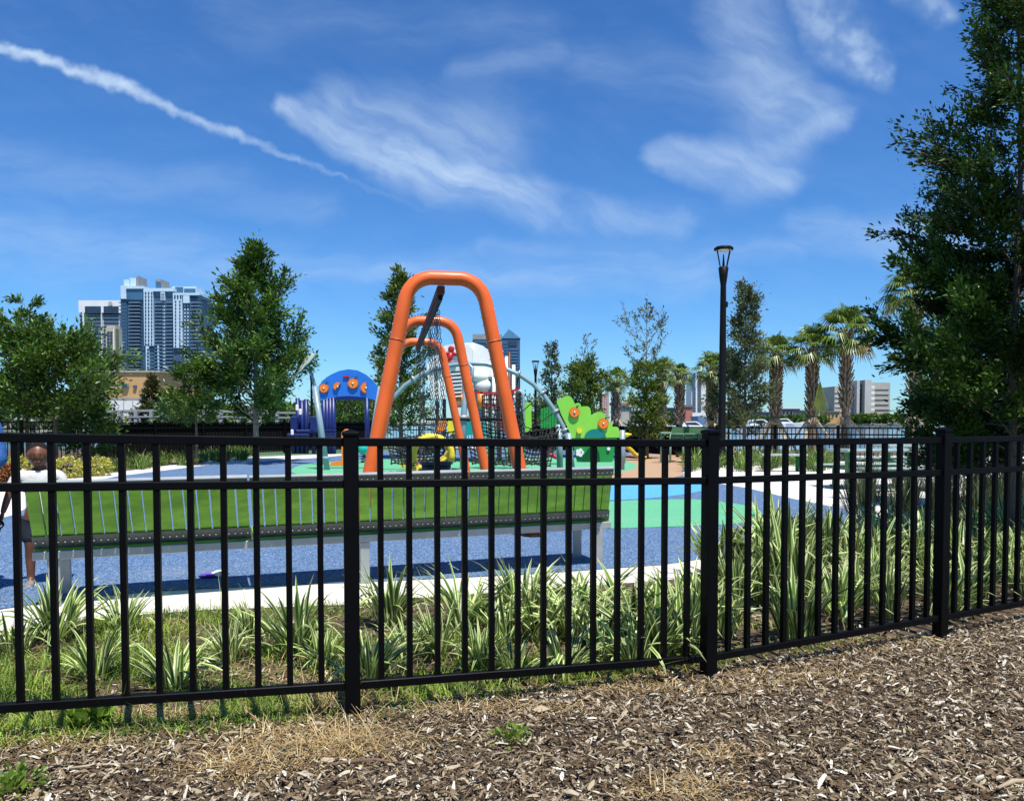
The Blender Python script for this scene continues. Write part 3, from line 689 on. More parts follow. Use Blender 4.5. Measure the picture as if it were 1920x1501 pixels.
# navy fitness equipment
Y = 31
fb = thing('outdoor_gym', 'navy blue fitness frame with posts and pads in front of the shaded fence', 'exercise equipment', tuple(A(575, 848, Y)))
for x, y0 in ((558, 746), (566, 750), (574, 748), (550, 790), (588, 783)):
    MB().tube([A(x, y0, Y), Vector((A(x, y0, Y).x, Y, 0))], .09, 8).build('post', M_nv, fb)
for x, y, w_, h_ in ((552, 795, .28, .62), (590, 795, .34, .62), (572, 808, .8, .12), (560, 815, .9, .12)):
    MB().box(tuple(A(x, y, Y - .2)), (w_, .25, h_), 0, .03).build('pad', M_nv, fb)
for x, y in ((557, 764), (563, 772), (548, 810)): MB().box(tuple(A(x, y, Y - .3)), (.12, .1, .24), 0, .03).build('white_grip', M_wht, fb)
fb2 = thing('pull_up_frame', 'navy blue upright frame of paired posts seen under the blue fruit arch', 'exercise equipment', tuple(A(650, 848, Y)))
for x in (607, 613, 619, 625, 688): MB().tube([A(x, 744, Y), Vector((A(x, 744, Y).x, Y, 0))], .10, 8).build('post', M_nv, fb2)
MB().bar(A(604, 746, Y), A(692, 746, Y), .16, .16).build('top_bar', M_nv, fb2)
for y in (812, 816, 806): MB().bar(A(603, y, Y - .2), A(630, y, Y - .2), .1, .06).build('step', M_nv, fb2)

# ================================================================== lamp posts
def lamp(name, px, ytop, foot, label, s=1.0):
    g = G(px, foot); t = thing(name, label, 'lamp post', tuple(g), 'black park lamp posts'); H = A(px, ytop, g.y).z; f = H / 6.6
    MB().lathe(g, [(.20 * f, 0), (.20 * f, .25 * f), (.14 * f, .42 * f), (.115 * f, .5 * f), (.10 * f, H * .55), (.085 * f, H - 1.15 * f), (.12 * f, H - .9 * f), (.15 * f, H - .62 * f), (.11 * f, H - .6 * f)], 14).build('pole', M_dk, t)
    MB().lathe(g + Vector((0, 0, H - .10 * f)), [(.27 * f, 0), (.29 * f, .02 * f), (.29 * f, .06 * f), (.24 * f, .10 * f), (.02, .11 * f)], 20).build('lamp_cap', M_dk, t)
    MB().lathe(g + Vector((0, 0, H - .125 * f)), [(.20 * f, 0), (.24 * f, .02 * f)], 20).build('lens', mat('frosted_lens', (.7, .7, .66), .3, .02, 3), t)
    for k in range(4):
        a = k * math.pi / 2 + .5; c_, s_ = math.cos(a), math.sin(a)
        MB().tube([g + Vector((.11 * f * c_, .11 * f * s_, H - .72 * f)), g + Vector((.17 * f * c_, .17 * f * s_, H - .45 * f)), g + Vector((.27 * f * c_, .27 * f * s_, H - .08 * f))], .018 * f, 6).build('lamp_arm', M_dk, t)
    MB().lathe(g + Vector((0, 0, H - .72 * f)), [(.05 * f, 0), (.03 * f, .28 * f), (.015 * f, .5 * f)], 8).build('lamp_core', M_dk, t)
    if f > .9: MB().box(tuple(g + Vector((.09, -.02, A(px, 571, g.y).z))), (.07, .09, .16)).build('bracket', M_dk, t)
lamp('street_lamp', 1353, 463, 872, 'tall black lamp post standing highest above the fence on the right')
lamp('street_lamp', 1004, 676, 846, 'far small black lamp post beyond the end of the climbing arch')
lamp('street_lamp', 585, 691, 834, 'tiny distant lamp post beside the pale leaf shade')
sp2 = thing('speaker_pole', 'thin dark pole with a bell shaped lamp hanging on its right arm', 'lamp post', tuple(G(1126, 840)))
g = G(1126, 840)
MB().tube([g, A(1126, 690, g.y)], .06, 8).build('pole', M_dk, sp2)
MB().tube([A(1126, 714, g.y), A(1148, 714, g.y)], .03, 6).build('arm', M_dk, sp2)
MB().lathe(A(1146, 733, g.y), [(.28, 0), (.2, .12), (.1, .2), (.09, .5)], 12).build('bell_shade', M_dk, sp2)

# ================================================================== picnic tables, benches
M_tgr = mat('green_enamel', (.005, .12, .025), .35, .1, 5, coat=.3)
M_tglare = mat('green_top_sun_glare', (.30, .38, .34), .28, .2, 20, .3, 200, coat=.6)  # green tops paled: sun glare is painted into the base colour
def picnic(c, ang, label, L=1.8):
    t = thing('picnic_table', label, 'picnic table', (c.x, c.y, 0), 'green steel picnic tables'); M4 = Matrix.Translation(c) @ Matrix.Rotation(ang, 4, 'Z')
    def bx(x, y, z, dx, dy, dz, nm, m_, bev=.01): MB().box(None, (dx, dy, dz), bev=bev, M=M4 @ Matrix.Translation((x, y, z))).build(nm, m_, t)
    bx(0, 0, .75, L, .75, .05, 'tabletop', M_tglare)
    for sg in (-1, 1):
        bx(0, sg * .68, .44, L, .28, .04, 'bench_seat', M_tglare); bx(0, sg * .68, .405, L - .02, .26, .03, 'seat_frame', M_tgr)
    for sx_ in (-1, 1):
        bx(sx_ * L * .36, 0, .37, .10, .12, .70, 'leg', M_tgr); bx(sx_ * L * .36, 0, .40, .08, 1.4, .06, 'cross_arm', M_tgr); bx(sx_ * L * .36, 0, .03, .10, 1.2, .05, 'foot', M_tgr)
        for sg in (-1, 1): bx(sx_ * L * .36, sg * .5, .2, .07, .07, .34, 'strut', M_tgr)
    return t
picnic(Vector((7.1, 14.9, 0)), R(8), 'green steel picnic table nearest the fence, on the pale paving')
picnic(Vector((9.2, 17.8, 0)), R(14), 'green steel picnic table half hidden behind the big oak crown')
g = G(1468, 884); bt = thing('backless_bench', 'low green steel bench by the yellow-green planting strip', 'bench', tuple(g))
MB().box(tuple(g + Vector((0, 0, .44))), (1.15, .42, .05), R(-6), .01).build('seat', M_tglare, bt)
for s_ in (-.42, .42):
    for s2_ in (-.13, .13): MB().box(tuple(g + Vector((s_, s2_, .21))), (.09, .05, .42), R(-6)).build('leg', M_tgr, bt)
M_gseat = mat('sage_green_plank', (.07, .17, .065), .55, .08, 5)
M_gfr = mat('sage_frame', (.22, .36, .27), .5, .08, 5)
Y = 24.0
fb3 = thing('double_bench', 'wide sage green bench with high back, far off beyond the tan ground', 'bench', tuple(A(1290, 862, Y)))
MB().prism([A(x, y, Y + .5) for x, y in ((1258, 811), (1262, 800), (1338, 803), (1338, 816))], (0, .08, 0)).build('backrest', M_gseat, fb3)
for k in range(4):
    x0 = 1259 + k * 25; MB().prism([A(x, y, Y) for x, y in ((x0, 813), (x0 + 23, 813.5), (x0 + 23, 822), (x0, 822))], (0, .3, 0)).build('seat_block', M_gseat, fb3)
    MB().bar(A(x0, 812.5, Y - .02), A(x0 + 24, 813, Y - .02), .06, .03).build('edge_trim', M_gfr, fb3)
MB().bar(A(1238, 811, Y), A(1258, 811, Y), .3, .05).build('arm_table', M_gfr, fb3)
for x in (1240, 1257, 1281, 1310, 1335): MB().tube([A(x, 813, Y + .1), Vector((A(x, 813, Y + .1).x, Y + .1, 0))], .035, 6).build('leg', M_gfr, fb3)

# crumpled toy on blue surface
g = G(405, 1083); b = MB()
rr = random.Random(4); st = thing('sock', 'small crumpled white and purple cloth lying on the blue surface', 'cloth', tuple(g))
me_ = MB(); me_.ball(g + Vector((.03, 0, .035)), .06, 10, 7, (1.3, .8, .5)); me_.v = [(x + rr.uniform(-.008, .008), y + rr.uniform(-.008, .008), max(.011, z + rr.uniform(-.008, .008))) for x, y, z in me_.v]; me_.build('white_fold', M_wht, st)
me_ = MB(); me_.ball(g + Vector((-.05, -.03, .025)), .06, 10, 7, (1.4, .8, .3)); me_.v = [(x + rr.uniform(-.008, .008), y + rr.uniform(-.008, .008), max(.011, z + rr.uniform(-.006, .006))) for x, y, z in me_.v]; me_.build('purple_fold', mat('purple_cloth', (.10, .03, .35), .8, .2, 20), st)
# ================================================================== VEGETATION
M_bark = mat('bark', (.16, .11, .075), .9, .3, 12, .8, 40, stretch=(3, 3, .6))
M_lbark = mat('light_bark', (.34, .27, .20), .9, .25, 12, .8, 40, stretch=(3, 3, .6))
M_oak = mat('oak_leaves', (.040, .105, .010), .42, .25, 1.2, island=.5, trans=.20, spec=.5, col2=(.095, .17, .018))
M_oakd = mat('dark_oak_leaves', (.024, .056, .010), .40, .2, 1.5, island=.5, trans=.14, spec=.2, col2=(.05, .105, .014))
M_elm = mat('yellow_green_leaves', (.10, .16, .016), .45, .25, 1.2, island=.45, trans=.2, col2=(.14, .19, .03))
M_gry = mat('grey_green_leaves', (.075, .10, .035), .5, .25, 1.5, island=.4, trans=.2, col2=(.12, .15, .06))
M_brl = mat('bronze_leaves', (.085, .060, .020), .5, .25, 1.5, island=.4, trans=.15, col2=(.07, .09, .02))

def leaves_mesh(P, D, L, wr=.42, rng=NP, jit=.35):
    """P (n,3) leaf bases, D (n,3) main directions; rhombic folded leaves"""
    n = len(P); D = D + rng.normal(0, jit, (n, 3)); D /= np.linalg.norm(D, axis=1, keepdims=True) + 1e-9
    up = rng.normal(0, 1, (n, 3)) * .7 + np.array([0, 0, 1.0]); S_ = np.cross(D, up); S_ /= np.linalg.norm(S_, axis=1, keepdims=True) + 1e-9
    N_ = np.cross(S_, D); l = L * rng.uniform(.6, 1.25, (n, 1)); wd = l * wr * .5
    v0 = P; v1 = P + D * l * .45 + S_ * wd + N_ * wd * .3; v2 = P + D * l; v3 = P + D * l * .45 - S_ * wd + N_ * wd * .3
    V_ = np.stack([v0, v1, v2, v3], 1).reshape(-1, 3); F_ = np.arange(4 * n).reshape(n, 4)
    return V_, F_
def tree_parts(H, Rr, zb, tr, nb, leafL, nleaf, prof, seed, sig=.16, up=.35, sub=6, lean=0.0, leafw=.42, wf=None):
    rg = np.random.default_rng(seed); rr = random.Random(seed); b = MB(); n = 9
    tp = [Vector((rr.uniform(-.03, .03) * H * .25 * (i / n) + lean * (i / n), rr.uniform(-.03, .03) * H * .25 * (i / n), H * .98 * i / n)) for i in range(n + 1)]
    b.tube(tp, [max(.006, tr * (1 - .93 * (i / n) ** .9)) for i in range(n + 1)], 9)
    def tpt(t): f = min(.999, t) * n; i = int(f); return tp[i].lerp(tp[i + 1], f - i)
    P = []; Dn = []; wts = []
    for i in range(nb):
        t = zb / H + (1 - zb / H) * ((i + rr.random()) / nb) ** .92; p0 = tpt(t); az = i * 2.39996 + rr.uniform(-.5, .5)
        Ln = max(.12, Rr * prof((t * H - zb) / (H - zb)) * rr.choice((.55, .8, .95, 1.05, 1.2)) * rr.uniform(.85, 1.1)); d = Vector((math.cos(az), math.sin(az), up * rr.uniform(.3, 1.6)))
        pts = [p0]; q = p0
        for k in range(4):
            q = q + d * (Ln / 4); pts.append(q); d = d + Vector((rr.uniform(-.25, .25), rr.uniform(-.25, .25), rr.uniform(-.10, .22)))
        rb = max(.006, tr * .33 * (1 - t * .7)); b.tube(pts, [rb, rb * .75, rb * .55, rb * .38, .004], 5, cap=False)
        for s_ in range(sub):
            f = rr.uniform(.25, 1.0) * 3.999; k = int(f); a = pts[k].lerp(pts[k + 1], f - k); dd = (pts[k + 1] - pts[k]).normalized() + Vector((rr.uniform(-1, 1), rr.uniform(-1, 1), rr.uniform(-.4, .9))) * .8
            tl = Ln * rr.uniform(.18, .42) + .10; e = a + dd.normalized() * tl
            b.tube([a, a.lerp(e, .5) + Vector((0, 0, .03)), e], [max(.004, rb * .3), .004, .0025], 4, cap=False)
            P.append((a, e)); wts.append(tl * (wf(a.z) if wf else 1))
    wts = np.array(wts); cnt = np.maximum(3, (nleaf * wts / wts.sum()).astype(int)); PP = []; DD = []
    for (a, e), c in zip(P, cnt):
        a = np.array(a); e = np.array(e); t = rg.uniform(0, 1.05, (c, 1)); pp = a + (e - a) * t + rg.normal(0, 1, (c, 3)) * sig * Rr * .55 * rg.uniform(.2, 1, (c, 1))
        dd = (e - a) / (np.linalg.norm(e - a) + 1e-6) + (pp - (a + (e - a) * t)) * 3 ; PP.append(pp); DD.append(dd)
    V_, F_ = leaves_mesh(np.concatenate(PP), np.concatenate(DD), leafL, leafw, rg, .45)
    return b, V_, F_
def make_tree(name, label, cat, loc, mleaf, mbark, group=None, yaw=0.0, **k):
    b, V_, F_ = tree_parts(**k); t = thing(name, label, cat, tuple(loc), group); t.rotation_euler.z = yaw
    me = bpy.data.meshes.new('trunk'); me.from_pydata(b.v, [], b.f); me.update(); me.polygons.foreach_set('use_smooth', b.sm)
    reg(t, link('trunk', me, mbark, t)); reg(t, link('crown', np_mesh('crown', V_, F_), mleaf, t))
    return t
cone = lambda u: (1 - u) ** .75 * (.55 + .45 * min(1, u * 6)) + .06
ovoid = lambda u: math.sin(math.pi * min(1, max(0, u * .86 + .14))) ** .7 + .08
slim = lambda u: (1 - u) ** .9 * .9 + .14
dome = lambda u: math.sqrt(max(0, 1 - (u * .98) ** 2)) * (.8 + .2 * u) + .05
tb_ = 'young trees planted around the playground'

def at(px, Y): return Vector((A(px, 800, Y).x, Y, 0))
# left bushy tree, close to the shaded fence
make_tree('broad_leaf_tree', 'broad bushy green tree with a reddish stem at the left edge', 'tree', at(104, 20), M_oak, M_bark, tb_,
          H=3.45, Rr=1.62, zb=1.25, tr=.07, nb=46, leafL=.15, nleaf=15500, prof=dome, seed=3, sig=.19, up=.28, sub=10)
make_tree('wispy_sapling', 'thin wispy branches rising above the broad bushy tree', 'tree', at(52, 20.6), M_oak, M_bark, tb_,
          H=4.5, Rr=1.0, zb=2.7, tr=.05, nb=13, leafL=.14, nleaf=2200, prof=dome, seed=13, sig=.12, up=.35, sub=4)
make_tree('dark_shrub', 'dense green shrub under the bushy tree in front of the shaded fence', 'shrub', at(162, 21.0), M_oak, M_bark, None,
          H=1.75, Rr=.80, zb=.15, tr=.04, nb=26, leafL=.11, nleaf=5000, prof=dome, seed=5, sig=.3, up=.5, sub=6)
make_tree('oak_tree', 'conical green oak with a pale trunk, tallest tree left of the swings', 'tree', at(480, 24), M_oak, M_lbark, tb_,
          H=6.7, Rr=1.80, zb=1.05, tr=.10, nb=84, leafL=.15, nleaf=30000, prof=cone, seed=8, sig=.13, up=.60, sub=9)
make_tree('oak_tree', 'small spreading green tree just left of the conical oak', 'tree', at(368, 23), M_oak, M_bark, tb_,
          H=2.95, Rr=.78, zb=1.2, tr=.055, nb=26, leafL=.13, nleaf=5200, prof=dome, seed=21, sig=.22, up=.3, sub=7)
make_tree('cypress_tree', 'small bronze-green conifer in front of the tan building', 'tree', at(286, 52) + Vector((0, 0, -2)), M_brl, M_bark, None,
          H=6.4, Rr=1.35, zb=1.2, tr=.10, nb=60, leafL=.30, nleaf=5000, prof=cone, seed=31, sig=.12, up=.15, sub=6)
make_tree('slender_tree', 'tall slim tree seen through the orange swing arches', 'tree', at(752, 27), M_elm, M_bark, tb_,
          H=6.5, Rr=1.05, zb=.9, tr=.08, nb=60, leafL=.15, nleaf=12500, prof=slim, seed=44, sig=.2, up=.7, sub=7)
make_tree('round_tree', 'rounded leafy tree framed by the opening of the blue fruit arch', 'tree', at(658, 40), M_oak, M_bark, tb_,
          H=2.75, Rr=1.7, zb=.7, tr=.08, nb=26, leafL=.22, nleaf=3500, prof=dome, seed=47, sig=.3, up=.3, sub=6)
make_tree('sparse_tree', 'thin pointed tree standing beside the far small lamp post', 'tree', at(1034, 30), M_gry, M_bark, tb_,
          H=4.25, Rr=.62, zb=1.0, tr=.05, nb=40, leafL=.13, nleaf=2600, prof=slim, seed=52, sig=.2, up=.7, sub=5)
make_tree('sparse_tree', 'dense low tree with bare twigs on top behind the lime treetop panel', 'tree', at(1092, 28), M_elm, M_bark, tb_,
          H=3.35, Rr=.78, zb=.8, tr=.07, nb=36, leafL=.14, nleaf=7800, prof=dome, seed=55, sig=.28, up=.5, sub=7)
make_tree('bare_sapling', 'bare twiggy leader poking above the dense low tree', 'tree', at(1101, 28.4), M_gry, M_bark, tb_,
          H=4.4, Rr=.55, zb=2.6, tr=.04, nb=16, leafL=.10, nleaf=320, prof=slim, seed=56, sig=.1, up=.9, sub=3)
make_tree('leafy_tree', 'yellow-green tree with an open twiggy top between two palms', 'tree', at(1214, 27), M_elm, M_bark, tb_,
          H=3.3, Rr=.80, zb=.55, tr=.06, nb=36, leafL=.13, nleaf=6400, prof=dome, seed=61, sig=.25, up=.4, sub=7)
make_tree('bare_sapling', 'open grey-green twigs above the yellow-green tree', 'tree', at(1212, 27.5), M_gry, M_bark, tb_,
          H=5.25, Rr=.85, zb=2.7, tr=.05, nb=26, leafL=.11, nleaf=1300, prof=ovoid, seed=62, sig=.15, up=.8, sub=5)
make_tree('narrow_oak', 'narrow dark tree right beside the tall lamp post', 'tree', at(1396, 25.5), M_gry, M_bark, tb_,
          H=5.8, Rr=.85, zb=.75, tr=.07, nb=76, leafL=.12, nleaf=11500, prof=slim, seed=66, sig=.24, up=.6, sub=7)
make_tree('narrow_oak', 'slim dark tree overlapped by the tall lamp post on its left', 'tree', at(1366, 26.5), M_oakd, M_bark, tb_,
          H=3.6, Rr=.72, zb=.8, tr=.05, nb=34, leafL=.12, nleaf=3600, prof=slim, seed=67, sig=.24, up=.5, sub=6)
for i, (px, Y_, h_, r_) in enumerate(((618, 62, 3.2, 2.2), (1020, 48, 2.3, 1.6), (690, 46, 2.9, 1.4), (335, 45, 2.4, 1.4))):
    make_tree('distant_tree', ['hazy green tree far behind the navy fitness posts', 'small distant tree at the foot of the far lamp post', 'distant tree between the blue arch and the swing leg', 'distant tree below the blue tower'][i], 'tree', at(px, Y_), M_oak, M_bark, None,
              H=h_, Rr=r_, zb=.3, tr=.1, nb=22, leafL=.28, nleaf=1800, prof=dome, seed=70 + i, sig=.35, up=.3, sub=5)
# big oak on the right, close
def big_oak():
    H_ = 7.8; prof = lambda u: (1.04 if u < .30 else max(.10, 1.04 - (u - .30) * 2.35)) * (.88 + .16 * math.sin(u * 19 + 1)) + .03
    b, V_, F_ = tree_parts(H=H_, Rr=1.10, zb=.80, tr=.042, nb=180, leafL=.060, nleaf=145000, prof=prof, seed=91, sig=.085, up=.36, sub=11, leafw=.42, wf=lambda z: 2.2 if z < 2.9 else (1.0 if z < 3.6 else .55))
    t = thing('live_oak', 'big dark oak with fine leaves filling the right edge', 'tree', tuple(at(1898, 7.5)))
    me = bpy.data.meshes.new('trunk'); me.from_pydata(b.v, [], b.f); me.update(); me.polygons.foreach_set('use_smooth', b.sm)
    link('trunk', me, M_bark, t); link('crown', np_mesh('crown', V_, F_), M_oakd, t)
big_oak()
make_tree('live_oak', 'second dark oak standing behind the big oak at the right edge', 'tree', at(1835, 11.5), M_oakd, M_bark, None,
          H=3.3, Rr=.85, zb=.35, tr=.07, nb=80, leafL=.085, nleaf=34000, prof=dome, seed=95, sig=.22, up=.4, sub=9)

# ------------------------------------------------------------------ palms
M_palm = mat('palm_frond', (.075, .15, .018), .38, .25, 1.5, island=.35, trans=.18, col2=(.14, .20, .03))
M_pdead = mat('dry_frond', (.34, .22, .06), .7, .25, 3, island=.3, trans=.15)
M_ptr = mat('palm_trunk', (.17, .125, .085), .9, .3, 9, .8, 30)
M_boot = mat('palm_boots', (.27, .20, .135), .85, .3, 9, .5, 40)
M_stake = mat('wood_stake', (.42, .33, .21), .8, .2, 8)
def palm_meshes(Ht, Rc, seed, nf=30, tr=.15):
    rr = random.Random(seed); tk = MB(); tk.tube([Vector((0, 0, Ht * i / 6)) for i in range(7)], [tr * 1.15, tr * .92, tr * .85, tr * .88, tr, tr * 1.05, tr * .8], 12)
    bo = MB(); n = int(Ht * .62 / .12)
    for j in range(n):
        z = Ht * .40 + j * .12
        for k in range(6):
            a = k * math.pi / 3 + (j % 2) * math.pi / 6; c_, s_ = math.cos(a), math.sin(a); o = Vector((c_, s_, 0)); sd_ = Vector((-s_, c_, 0))
            p = o * tr * .9 + Vector((0, 0, z)); q = o * (tr + .075 + rr.uniform(0, .04)) + Vector((0, 0, z + .24)) + sd_ * rr.uniform(-.06, .06)
            bo.bar(p, q, .055, .03, up=o)
    gr = ([], []); dr = ([], [])
    for i in range(nf):
        az = i * 2.39996 + rr.uniform(-.3, .3); u = i / nf; el = 1.35 - 2.15 * u + rr.uniform(-.15, .15); d = Vector((math.cos(az) * math.cos(el), math.sin(az) * math.cos(el), math.sin(el)))
        Lp = Rc * rr.uniform(.42, .60); p0 = Vector((0, 0, Ht - .05)); p1 = p0 + d * Lp; p1.z -= .12 * Lp * math.cos(el)
        tgt = dr if (u > .90) else gr; V_, F_ = tgt
        sdv = d.cross(Vector((0, 0, 1))).normalized(); nv = sdv.cross(d).normalized(); w0 = .018
        k0 = len(V_); V_ += [p0 - sdv * w0, p0 + sdv * w0, p1 + sdv * w0 * .7, p1 - sdv * w0 * .7]; F_.append((k0, k0 + 1, k0 + 2, k0 + 3))
        m_ = 22; Lf = Rc * rr.uniform(.55, .75)
        for s_ in range(m_):
            a = -1.75 + 3.5 * (s_ + .5) / m_; dd = (d * math.cos(a) + sdv * math.sin(a)); l = Lf * (.72 + .28 * math.cos(a * .8)) * rr.uniform(.88, 1.05); wn = .024 * Rc
            f1 = p1 + dd * l * .55 + nv * (.10 * abs(math.sin(a))); droop = Vector((0, 0, -1)) * l * rr.uniform(.18, .45); f2 = p1 + dd * l * .9 + droop
            q = dd.cross(nv).normalized() * wn; k0 = len(V_)
            V_ += [p1 - q * .25, p1 + q * .25, f1 + q, f1 - q]; F_.append((k0, k0 + 1, k0 + 2, k0 + 3))
            V_ += [f2 + q * .08, f2 - q * .08]; F_.append((k0 + 3, k0 + 2, k0 + 4, k0 + 5))
    return tk, bo, gr, dr
def raw(name, b, m, t):
    me = bpy.data.meshes.new(name); me.from_pydata(b.v, [], b.f); me.update(); me.polygons.foreach_set('use_smooth', b.sm); return reg(t, link(name, me, m, t))
def palm(px, Y_, yc, rpx, label, seed, lean=0.0, stakes=True, nf=28, base=0.0, tr=.15):
    Ht = A(px, yc, Y_).z - base; Rc = S(rpx, Y_) * .84; tk, bo, gr, dr = palm_meshes(Ht, Rc, seed, nf, tr)
    t = thing('palm_tree', label, 'palm tree', tuple(at(px, Y_) + Vector((0, 0, base))), 'cabbage palms along the waterfront'); t.rotation_euler = (0, lean, 0)
    raw('trunk', tk, M_ptr, t); raw('boots', bo, M_boot, t)
    for nm, (V_, F_), m_ in (('crown', gr, M_palm), ('dry_fronds', dr, M_pdead)):
        if V_: link(nm, np_mesh(nm, [tuple(v) for v in V_], F_), m_, t)
    if stakes:
        for k in range(4):
            a = k * math.pi / 2 + .4 + seed; b = MB(); b.bar(Vector((math.cos(a) * .17, math.sin(a) * .17, 1.35)), Vector((math.cos(a) * 1.1, math.sin(a) * 1.1, .0)), .09, .045); raw('stake', b, M_stake, t)
        b = MB(); b.lathe((0, 0, 1.2), [(tr * 1.0, 0), (tr * 1.2, .02), (tr * 1.2, .22), (tr * 1.0, .24)], 12); raw('stake_collar', b, M_boot, t)
palm(1585, 26.5, 622, 76, 'tallest palm with full crown, beyond the fence on the right', 1, .0, nf=32)
palm(1523, 26.8, 652, 62, 'palm with one dead hanging frond, left neighbour of the tallest palm', 2, -.01)
palm(1451, 27.5, 662, 56, 'palm just right of the narrow tree by the lamp post', 3, .02)
palm(1274, 31, 704, 36, 'slim palm with a small upright crown left of the lamp post', 4, .0, nf=20, tr=.13)
palm(1155, 35, 712, 38, 'small palm just right of the bell-shaped lamp', 5, .0, nf=26)
palm(1335, 30, 690, 50, 'low palm whose crown is crossed by the tall lamp post', 6, .0)
palm(1712, 24, 545, 80, 'palm whose fronds stick out of the big dark oak', 7, .0, nf=32)
palm(1240, 33, 700, 44, 'palm half hidden by the yellow-green tree', 8, .0)
b = MB()
for k in range(14):
    a = -.5 + k / 13; c = A(1537, 712, 26.2); e = c + Vector((math.sin(a) * .45 , -.02 * k, -1.0 - .25 * math.cos(a * 3))); q = Vector((.015, 0, 0)); m_ = c.lerp(e, .82)
    b.quad(c - q * .2, c + q * .2, m_ + q, m_ - q); b.quad(m_ - q, m_ + q, e + q * .1, e - q * .1)
b.tube([A(1531, 682, 26.5), A(1537, 712, 26.2)], .012, 4)
dead = b.build('hanging_frond', mat('yellowing_frond', (.13, .18, .020), .6, .3, 2, trans=.15), None, origin=tuple(A(1537, 712, 26.2))); tag(dead, 'yellowing dead frond hanging down the second tallest palm', 'frond')

# ------------------------------------------------------------------ strap-leaf clumps
def strap_mat(name, g1, g2, edge, ew=.55):
    m = bpy.data.materials.new(name); m.use_nodes = True; t = m.node_tree; t.nodes.clear(); b = NB(t)
    p = b.n('ShaderNodeBsdfPrincipled'); o = b.n('ShaderNodeOutputMaterial'); tcn = b.n('ShaderNodeTexCoord'); sp_ = b.n('ShaderNodeSeparateXYZ'); t.links.new(tcn.outputs['UV'], sp_.inputs[0])
    geo = b.n('ShaderNodeNewGeometry'); rnd = geo.outputs['Random Per Island']
    c0 = b.mix(rnd, g1 + (1,), g2 + (1,)); ed = b.ss(b.m('ABSOLUTE', b.m('SUBTRACT', b.m('MULTIPLY', sp_.outputs[0], 2.0), 1.0)), ew - .08, ew + .08)
    c = b.mix(ed, c0, edge + (1,)); hv = b.n('ShaderNodeHueSaturation'); t.links.new(c, hv.inputs['Color']); t.links.new(b.m('ADD', .45, b.m('MULTIPLY', rnd, .95)), hv.inputs['Value'])
    tip = b.ss(sp_.outputs[1], .86, 1.0); c = b.mix(b.m('MULTIPLY', tip, .6), hv.outputs[0], (.30, .22, .08, 1))
    t.links.new(c, p.inputs['Base Color']); p.inputs['Roughness'].default_value = .38; p.inputs['Specular IOR Level'].default_value = .5
    tr = b.n('ShaderNodeBsdfTranslucent'); t.links.new(c, tr.inputs[0]); mx = b.n('ShaderNodeMixShader'); mx.inputs[0].default_value = .22
    t.links.new(p.outputs[0], mx.inputs[1]); t.links.new(tr.outputs[0], mx.inputs[2]); t.links.new(mx.outputs[0], o.inputs[0]); return m
M_flax = strap_mat('variegated_blade', (.050, .15, .016), (.15, .27, .028), (.66, .72, .32), .56)
M_lil = strap_mat('lily_blade', (.05, .12, .015), (.15, .24, .02), (.13, .22, .03), .6)
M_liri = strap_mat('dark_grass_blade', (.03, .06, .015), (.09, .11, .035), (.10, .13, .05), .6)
def clump_mesh(name, n, L, wd, seed, spread=.10, tilt=(.15, 1.2), curve=.9, k=6):
    rg = np.random.default_rng(seed); V_ = []; F_ = []; U_ = []
    for i in range(n):
        az = rg.uniform(0, 2 * math.pi); th = rg.uniform(*tilt) ** 1.0; l = L * rg.uniform(.6, 1.1); w_ = wd * rg.uniform(.7, 1.2); r_ = spread * math.sqrt(rg.uniform())
        az0 = az + rg.normal(0, .5); p = np.array([r_ * math.cos(az0), r_ * math.sin(az0), 0.0]); cu = curve * rg.uniform(.3, 1.2) * (.4 + th); s_ = np.array([-math.sin(az), math.cos(az), 0]); tw = rg.normal(0, .35)
        kink = rg.uniform() < .12
        for j in range(k + 1):
            t = j / k; a = th * .5 + cu * t * t + (1.0 if kink and t > .6 else 0); d = np.array([math.sin(a) * math.cos(az), math.sin(a) * math.sin(az), math.cos(a)])
            if j: p = p + d * l / k
            if p[2] < .01: p[2] = .01 + .004 * rg.uniform()
            wj = w_ * (.55 + .9 * t) if t < .4 else w_ * (.91 + .09) * max(.02, 1 - ((t - .4) / .6) ** 1.8)
            nn = np.cross(s_, d); c_ = s_ * math.cos(tw * t) + nn * math.sin(tw * t); nn = np.cross(c_, d); base = len(V_)
            V_ += [p - c_ * wj / 2 + nn * -wj * .14, p + nn * wj * .12, p + c_ * wj / 2 + nn * -wj * .14]; U_ += [(0, t), (.5, t), (1, t)]
            if j: F_ += [(base - 3, base - 2, base + 1, base), (base - 2, base - 1, base + 2, base + 1)]
    return np_mesh(name, V_, F_, uv=U_, smooth=True)
FLX = [clump_mesh('flax_lily', 34 + 5 * i, .50, .034, 200 + i, .08) for i in range(5)]
for me in FLX: me.materials.append(M_flax)
BIGF = [clump_mesh('flax_lily', 46, .66, .040, 220 + i, .12, (.08, .8), .7) for i in range(3)]
for me in BIGF: me.materials.append(M_flax)
LIL = [clump_mesh('lily_clump', 60, .42, .020, 240 + i, .16, (.1, 1.0), .9, 5) for i in range(3)]
for me in LIL: me.materials.append(M_lil)
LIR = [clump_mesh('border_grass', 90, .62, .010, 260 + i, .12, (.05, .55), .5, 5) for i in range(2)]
for me in LIR: me.materials.append(M_liri)
